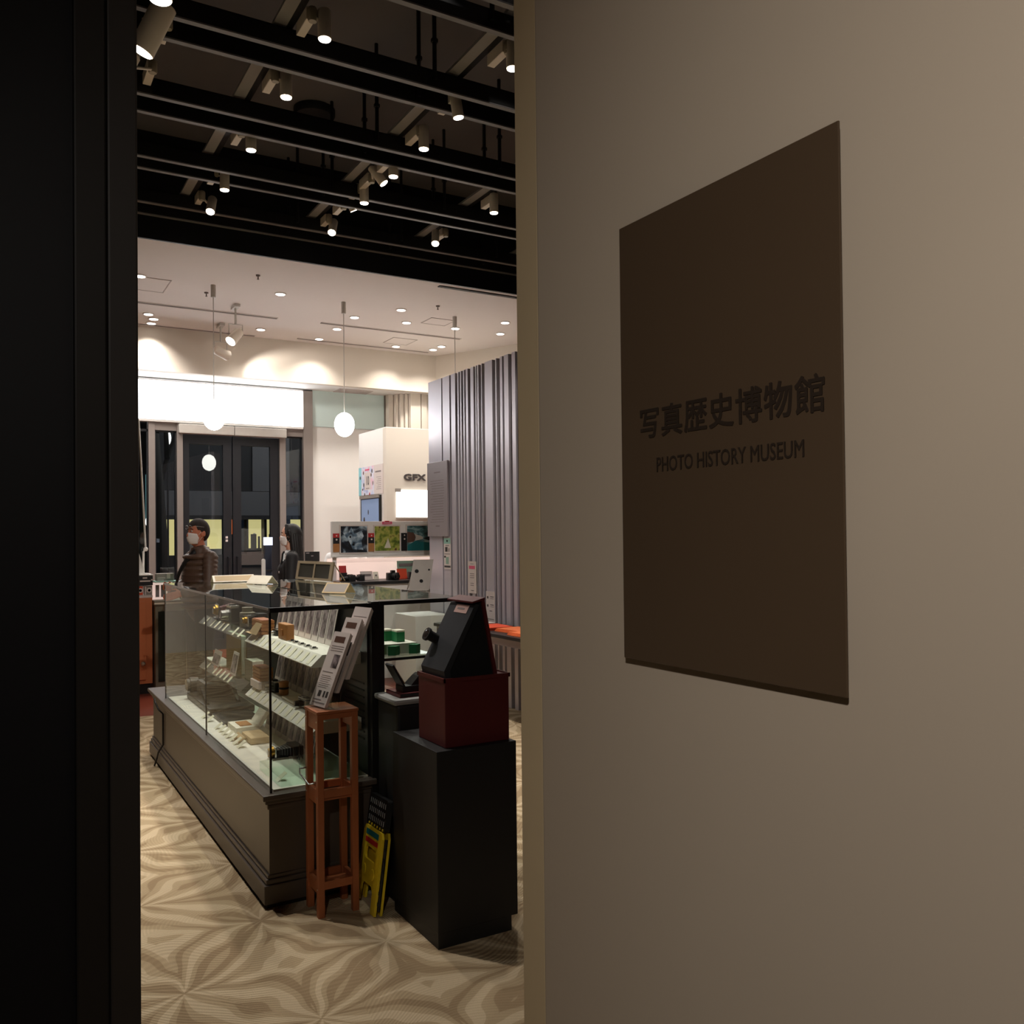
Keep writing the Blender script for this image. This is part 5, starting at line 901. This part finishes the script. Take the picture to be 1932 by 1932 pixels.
# ================================================================== PEOPLE
def remesh(o, vox, it=4, fac=.5):
    m = o.modifiers.new('remesh', 'REMESH'); m.mode = 'VOXEL'; m.voxel_size = vox; m.use_smooth_shade = True
    s = o.modifiers.new('smooth', 'SMOOTH'); s.factor = fac; s.iterations = it
    return o
def hand(m, w, d, side, palm_n, k=1.0, curl=.5):
    """five fingers and a thumb off the palm: w wrist, d finger direction, side thumb side, palm_n palm normal"""
    w, d, sd, n = Vector(w), Vector(d).normalized(), Vector(side).normalized(), Vector(palm_n).normalized()
    for t in (-1, -.35, .35, 1): m.cap(w + sd * .012 * t * k, .015 * k, w + d * .082 * k + sd * .028 * t * k, .012 * k, 10)
    for t, L in ((1.05, .068), (.38, .076), (-.33, .071), (-1.02, .055)):
        a = w + d * .084 * k + sd * .029 * t * k; b = a + (d * math.cos(curl * .6) + n * math.sin(curl * .6)) * L * .5 * k; c = b + (d * math.cos(curl * 1.5) + n * math.sin(curl * 1.5)) * L * .55 * k
        m.cap(a, .0092 * k, b, .0086 * k, 8); m.cap(b, .0086 * k, c, .0070 * k, 8)
    a = w + d * .022 * k + sd * .022 * k; b = a + (d * .6 + sd * .75 + n * .15).normalized() * .042 * k; c = b + (d * .9 + sd * .2 + n * .35).normalized() * .034 * k
    m.cap(a, .012 * k, b, .0105 * k, 8); m.cap(b, .0105 * k, c, .008 * k, 8)
def body_mesh(k, arms, female=False, q=.8):
    """one continuous figure, facing +y, standing; arms = [(elbow, wrist, finger dir, thumb side, palm normal)] left then right"""
    m = MB(); z = lambda v: v * k; sh = .165 if female else .185
    m.cap((0, 0, z(.93)), .125 * k * q, (0, .0, z(1.08)), .118 * k * q); m.cap((-.05 * k, 0, z(1.14)), .105 * k * q, (-.065 * k, -.01, z(1.30)), .09 * k * q); m.cap((.05 * k, 0, z(1.14)), .105 * k * q, (.065 * k, -.01, z(1.30)), .09 * k * q)
    m.cap((-sh * .8, -.01, z(1.345)), .05 * k * q, (sh * .8, -.01, z(1.345)), .05 * k * q)
    m.cap((0, -.012, z(1.38)), .060 * k, (0, .010, z(1.50)), .052 * k)                      # neck
    m.ball((0, .012, z(1.615)), (.076 * k, .094 * k, .104 * k), 20, 14); m.cap((0, .045 * k, z(1.525)), .050 * k, (0, .03 * k, z(1.56)), .062 * k)   # skull, jaw
    m.cap((0, .100 * k, z(1.605)), .010 * k, (0, .116 * k, z(1.572)), .014 * k, 10)            # nose
    for s in (-1, 1):
        m.ball((s * .078 * k, .004, z(1.590)), (.012 * k, .024 * k, .034 * k), 10, 8)           # ears
        m.cap((s * .085 * k, 0, z(.90)), .088 * k, (s * .095 * k, .005, z(.50)), .058 * k); m.cap((s * .095 * k, .005, z(.50)), .056 * k, (s * .10 * k, -.01, z(.10)), .040 * k)
        m.cap((s * .10 * k, -.02, z(.05)), .042 * k, (s * .115 * k, .14 * k, z(.035)), .032 * k)
    for s, (el, wr, fd, ts, pn) in zip((-1, 1), arms):
        m.cap((s * sh, -.01, z(1.345)), .05 * k * q, el, .040 * k * q); m.cap(el, .040 * k * q, wr, .027 * k); hand(m, wr, fd, ts, pn, k)
    return m
def head_shell(k, lo, r=1.07, out=.0, az=None, seg=28, rings=18):
    """part of the skull's surface pushed out; lo(azimuth) is the lowest height kept, azimuth 0 = face front"""
    P = []
    for i in range(rings + 1):
        row = []
        for j in range(seg + 1):
            a = 2 * PI * j / seg if az is None else az[0] + (az[1] - az[0]) * j / seg
            z0 = lo(a); t0 = math.acos(max(-1, min(1, (z0 - 1.615) / (.104 * r)))); t = t0 * i / rings + .001
            row.append((math.sin(t) * math.sin(a) * (.076 * r + out) * k, (.012 + math.sin(t) * math.cos(a) * (.094 * r + out)) * k, (1.615 + math.cos(t) * .104 * r) * k))
        P.append(row)
    return MB().grid(P)
def mask(root, k):
    P = []
    for i in range(11):
        f = i / 10; row = []; zz = 1.586 - .092 * f; bulge = .006 + .016 * math.sin(PI * (.10 + .72 * f)) + (.003 if i % 3 == 1 else 0)
        for j in range(15):
            g = -1 + 2 * j / 14; a = g * math.radians(70 - 26 * abs(f - .40)); pr = (1 - abs(g) ** 1.6)
            yy = .012 + math.cos(a) * (.090 + bulge * (.25 + .75 * pr)) + (-.020 * f * f)
            xx = math.sin(a) * (.078 - .012 * f)
            row.append((xx * k, yy * k, (zz + (.012 * pr if i == 0 else 0)) * k))
        P.append(row)
    o = build('face_mask', MB().grid(P), 'mask_white', root, True, local=True); s = o.modifiers.new('thick', 'SOLIDIFY'); s.thickness = .003; s.offset = 0
    m = MB()
    for s_ in (-1, 1): m.tube([(s_ * .070 * k, .050 * k, 1.575 * k), (s_ * .082 * k, .016 * k, 1.615 * k), (s_ * .080 * k, -.012 * k, 1.59 * k), (s_ * .066 * k, .045 * k, 1.515 * k)], .0018, 6)
    build('ear_loop', m, 'mask_white', o, True, local=True)
def eyes(root, k, brow):
    for s in (-1, 1):
        e = build('eye', MB().ball((s * .031 * k, .093 * k, 1.612 * k), (.014 * k, .009 * k, .0075 * k), 12, 8), 'eye_white', root, True, local=True)
        build('iris', MB().ball((s * .031 * k, .1005 * k, 1.610 * k), (.006 * k, .0025 * k, .006 * k), 10, 6), 'eye_dark', e, True, local=True)
        build('eyebrow', MB().tube([(s * .014 * k, .104 * k, 1.630 * k), (s * .032 * k, .102 * k, 1.635 * k), (s * .052 * k, .088 * k, 1.628 * k)], [.003, .0035, .002], 6), brow, root, True, local=True)
# ---- man in the padded jacket
k = .975
p = thing('person', 'man in a brown padded jacket with a white mask, glasses and a black shoulder strap', 'person', (1.615, 8.38, 0), 'people in the shop', math.radians(106))
arms = [((-.30, .06, 1.09), (-.21, .27, 1.03), (.35, .9, -.2), (.5, -.2, 1), (1, -.2, -.2)), ((.26, .0, 1.09), (.20, .17, 1.05), (-.35, .8, .3), (-.4, -.1, 1), (-1, -.3, 0))]
remesh(build('body', body_mesh(k, arms), 'skin_warm', p, True, local=True), .006, 3)
m = MB(); n = 9
for i in range(n):                                     # quilted torso: one flattened roll per baffle
    f = i / (n - 1); zc = .90 + .047 * i * 1.17; wx = .205 - .02 * f + (.012 if 3 < i < 8 else 0); wy = .155 - .02 * f
    m.ball((0, .005, zc), (wx, wy, .042), 28, 10)
m.ball((0, 0, 1.10), (.196, .146, .36), 28, 18); m.cap((-.03, -.005, 1.0), .12, (-.03, -.01, 1.27), .10); m.cap((.03, -.005, 1.0), .12, (.03, -.01, 1.27), .10)
m.ball((0, -.012, 1.345), (.170, .105, .060), 24, 10); m.cap((-.10, -.01, 1.355), .06, (.10, -.01, 1.355), .06)
for s, (el, wr, *_r) in zip((-1, 1), arms):
    a, b, c = Vector((s * .175, -.01, 1.335)), Vector(el), Vector(wr)
    m.cap(a, .062, b, .055); m.cap(b, .054, b.lerp(c, .85), .042)
    for i in range(7): q = a.lerp(b, i / 6); m.ball(q[:], (.070 - .002 * i, .070 - .002 * i, .038), 16, 8)
    for i in range(5): q = b.lerp(c, (i + .6) / 5.2); m.ball(q[:], (.058 - .003 * i,) * 3, 14, 8)
remesh(build('padded_jacket', m, 'puffer', p, True, local=True), .0065, 2)
build('jacket_collar', MB().lathe((0, -.002, 1.372), [(.080, 0), (.086, .02), (.078, .055), (.070, .058), (.068, .02)], 28), 'puffer', p, True, local=True)
build('shirt_collar', MB().lathe((0, .004, 1.375), [(.066, 0), (.068, .02), (.060, .035), (.056, .02)], 24), 'suit_black', p, True, local=True)
m = MB()
for s in (-1, 1): m.cap((s * .085, 0, .92), .100, (s * .096, .005, .50), .072); m.cap((s * .096, .005, .50), .072, (s * .10, -.01, .09), .062)
m.cap((-.04, 0, .93), .115, (.04, 0, .93), .115); remesh(build('trousers', m, 'trouser', p, True, local=True), .009, 3)
for s in (-1, 1): build('shoe', MB().cap((s * .10, -.03, .05), .048, (s * .118, .16, .042), .040), 'leather_black', p, True, local=True)
hl = lambda a: 1.665 - .010 * math.cos(2 * a) if abs((a + PI) % (2 * PI) - PI) < 1.0 else 1.60 - .075 * min(1, max(0, (abs((a + PI) % (2 * PI) - PI) - 1.35) / .9)) if abs((a + PI) % (2 * PI) - PI) > 1.35 else 1.625
h = build('hair', head_shell(k, hl, 1.06), 'hair_brown', p, True, local=True); sm = h.modifiers.new('thick', 'SOLIDIFY'); sm.thickness = .012; sm.offset = 0
mask(p, k); eyes(p, k, 'hair_brown')
m = MB()
for s in (-1, 1):
    m.tube([(s * .031 + .024 * math.cos(t_), .112 - .008 * abs(math.cos(t_)), 1.607 + .017 * math.sin(t_)) for t_ in [2 * PI * q / 14 for q in range(15)]], .0018, 6, False)
    m.tube([(s * .055, .104, 1.612), (s * .080, .055, 1.614), (s * .082, .0, 1.606)], .0018, 6)
m.tube([(-.008, .113, 1.611), (.008, .113, 1.611)], .0018, 6); build('glasses', m, 'steel', p, True, local=True)
P = []
for i in range(17):
    f = i / 16; a = Vector((-.075, .0, 1.395)).lerp(Vector((.20, .06, .98)), f); bow = .128 * math.sin(PI * min(1, .12 + f * .86)) ** .6
    P.append([(a.x - .014, a.y + bow + .012, a.z - .016), (a.x + .018, a.y + bow + .012, a.z + .020)])
o = build('shoulder_strap', MB().grid(P), 'strap', p, True, local=True); s = o.modifiers.new('thick', 'SOLIDIFY'); s.thickness = .006
# ---- woman in the dark suit
k = .955
p = thing('person', 'woman with long dark hair in a black suit and white mask, seen in profile', 'person', (2.62, 8.95, 0), 'people in the shop', math.radians(70))
arms = [((-.215, .0, 1.05), (-.10, .17, 1.0), (.75, .6, -.2), (.2, -.2, 1), (.4, -.9, 0)), ((.215, .0, 1.05), (.10, .19, 1.01), (-.75, .6, -.2), (-.2, -.2, 1), (-.4, -.9, 0))]
remesh(build('body', body_mesh(k, arms, True), 'skin_pale', p, True, local=True), .006, 3)
m = MB(); m.cap((0, .005, .86), .150, (0, .0, .98), .135); m.cap((0, 0, .98), .135, (0, .01, 1.16), .140); m.cap((-.10, .0, 1.0), .085, (-.09, .0, 1.22), .09); m.cap((.10, .0, 1.0), .085, (.09, .0, 1.22), .09); m.cap((-.06, .0, 1.2), .10, (.06, .0, 1.2), .10); m.cap((-.125, -.01, 1.315), .062, (.125, -.01, 1.315), .062)
for s, (el, wr, *_r) in zip((-1, 1), arms): m.cap((s * .165, -.01, 1.305), .062, el, .052); m.cap(el, .052, Vector(el).lerp(Vector(wr), .9), .040)
remesh(build('suit_jacket', m, 'suit_black', p, True, local=True), .008, 4)
m = MB()
for s in (-1, 1): m.hexa([(s * .012, .118, 1.14), (s * .055, .112, 1.15), (s * .062, .086, 1.345), (s * .030, .070, 1.365), (s * .012, .126, 1.14), (s * .058, .120, 1.15), (s * .066, .094, 1.345), (s * .030, .080, 1.370)])
build('lapel', m, 'suit_black', p, local=True)
build('shirt_collar', MB().lathe((0, .0, 1.335), [(.066, 0), (.070, .02), (.060, .045), (.054, .03)], 24).hexa([(-.03, .10, 1.16), (.03, .10, 1.16), (.03, .09, 1.16), (-.03, .09, 1.16), (-.045, .078, 1.345), (.045, .078, 1.345), (.045, .066, 1.345), (-.045, .066, 1.345)]), 'shirt_white', p, True, local=True)
build('name_badge', MB().box(-.10, -.075, .118, .124, 1.15, 1.17), 'paper', p, local=True)
m = MB()
for s in (-1, 1): m.cap((s * .08, 0, .88), .100, (s * .09, .005, .48), .072); m.cap((s * .09, .005, .48), .068, (s * .095, -.01, .09), .056)
remesh(build('trousers', m, 'suit_black', p, True, local=True), .009, 3)
for s in (-1, 1): build('shoe', MB().cap((s * .095, -.03, .045), .042, (s * .108, .14, .036), .034), 'leather_black', p, True, local=True)
m = MB(); m.ball((0, -.004, 1.615 * k), (.086 * k, .106 * k, .112 * k), 22, 14)
for a in range(100, 261, 16):
    t = math.radians(a); x, y = math.sin(t), math.cos(t)
    m.cap((x * .074 * k, (.008 + y * .088) * k, 1.60 * k), .026, (x * .085 * k, (-.012 + y * .085) * k, 1.38 * k), .024, 8); m.cap((x * .085 * k, (-.012 + y * .085) * k, 1.38 * k), .024, (x * .095 * k, (-.045 + y * .075) * k, (1.10 + .06 * abs(x)) * k), .012, 8)
for s in (-1, 1): m.cap((s * .072 * k, .020 * k, 1.64 * k), .018, (s * .084 * k, -.012 * k, 1.50 * k), .015, 8); m.cap((s * .03, .050 * k, 1.705 * k), .018, (s * .070 * k, .052 * k, 1.625 * k), .012, 8); m.cap((s * .084 * k, -.012 * k, 1.50 * k), .016, (s * .095 * k, -.03 * k, 1.24 * k), .010, 8)
hr = build('hair', m, 'hair_black', p, True, local=True)
# the face stays free of hair: drop what lies in front of the forehead below the hairline
bm = bmesh.new(); bm.from_mesh(hr.data)
bmesh.ops.delete(bm, geom=[f for f in bm.faces if f.calc_center_median().y > .045 * k and f.calc_center_median().z < 1.66 * k and abs(f.calc_center_median().x) < .072 * k], context='FACES'); bm.to_mesh(hr.data); bm.free()
mask(p, k); eyes(p, k, 'hair_black')
# ---- shop assistant in white behind the photo board
k = .93
p = thing('person', 'assistant in a white shirt almost hidden behind the photo board', 'person', (3.47, 9.72, 0), 'people in the shop', math.radians(180))
arms = [((-.27, .03, 1.02), (-.16, .20, 1.08), (.6, .7, .0), (.3, -.2, 1), (.5, -.8, 0)), ((.27, .03, 1.02), (.16, .22, 1.06), (-.6, .7, 0), (-.3, -.2, 1), (-.5, -.8, 0))]
remesh(build('body', body_mesh(k, arms), 'skin_warm', p, True, local=True), .008, 3)
m = MB(); m.cap((0, .0, .88), .145, (0, 0, 1.08), .135); m.cap((-.06, 0, 1.08), .115, (-.06, -.01, 1.22), .100); m.cap((.06, 0, 1.08), .115, (.06, -.01, 1.22), .100); m.cap((-.15, -.01, 1.275), .066, (.15, -.01, 1.275), .066)
for s, (el, wr, *_r) in zip((-1, 1), arms): m.cap((s * .175, -.01, 1.27), .068, el, .060); m.cap(el, .058, Vector(el).lerp(Vector(wr), .85), .044)
remesh(build('shirt', m, 'shirt_white', p, True, local=True), .009, 3)
build('shirt_collar', MB().lathe((0, -.002, 1.305), [(.064, 0), (.070, .015), (.060, .04), (.054, .03)], 22), 'shirt_white', p, True, local=True)
m = MB()
for s in (-1, 1): m.cap((s * .08, 0, .86), .100, (s * .09, .005, .46), .072); m.cap((s * .09, .005, .46), .070, (s * .095, -.01, .09), .058)
remesh(build('trousers', m, 'trouser', p, True, local=True), .010, 3)
for s in (-1, 1): build('shoe', MB().cap((s * .095, -.03, .045), .044, (s * .11, .15, .038), .036), 'leather_black', p, True, local=True)
h = build('hair', head_shell(k, hl, 1.06), 'hair_black', p, True, local=True); sm = h.modifiers.new('thick', 'SOLIDIFY'); sm.thickness = .012; sm.offset = 0
mask(p, k); eyes(p, k, 'hair_black')
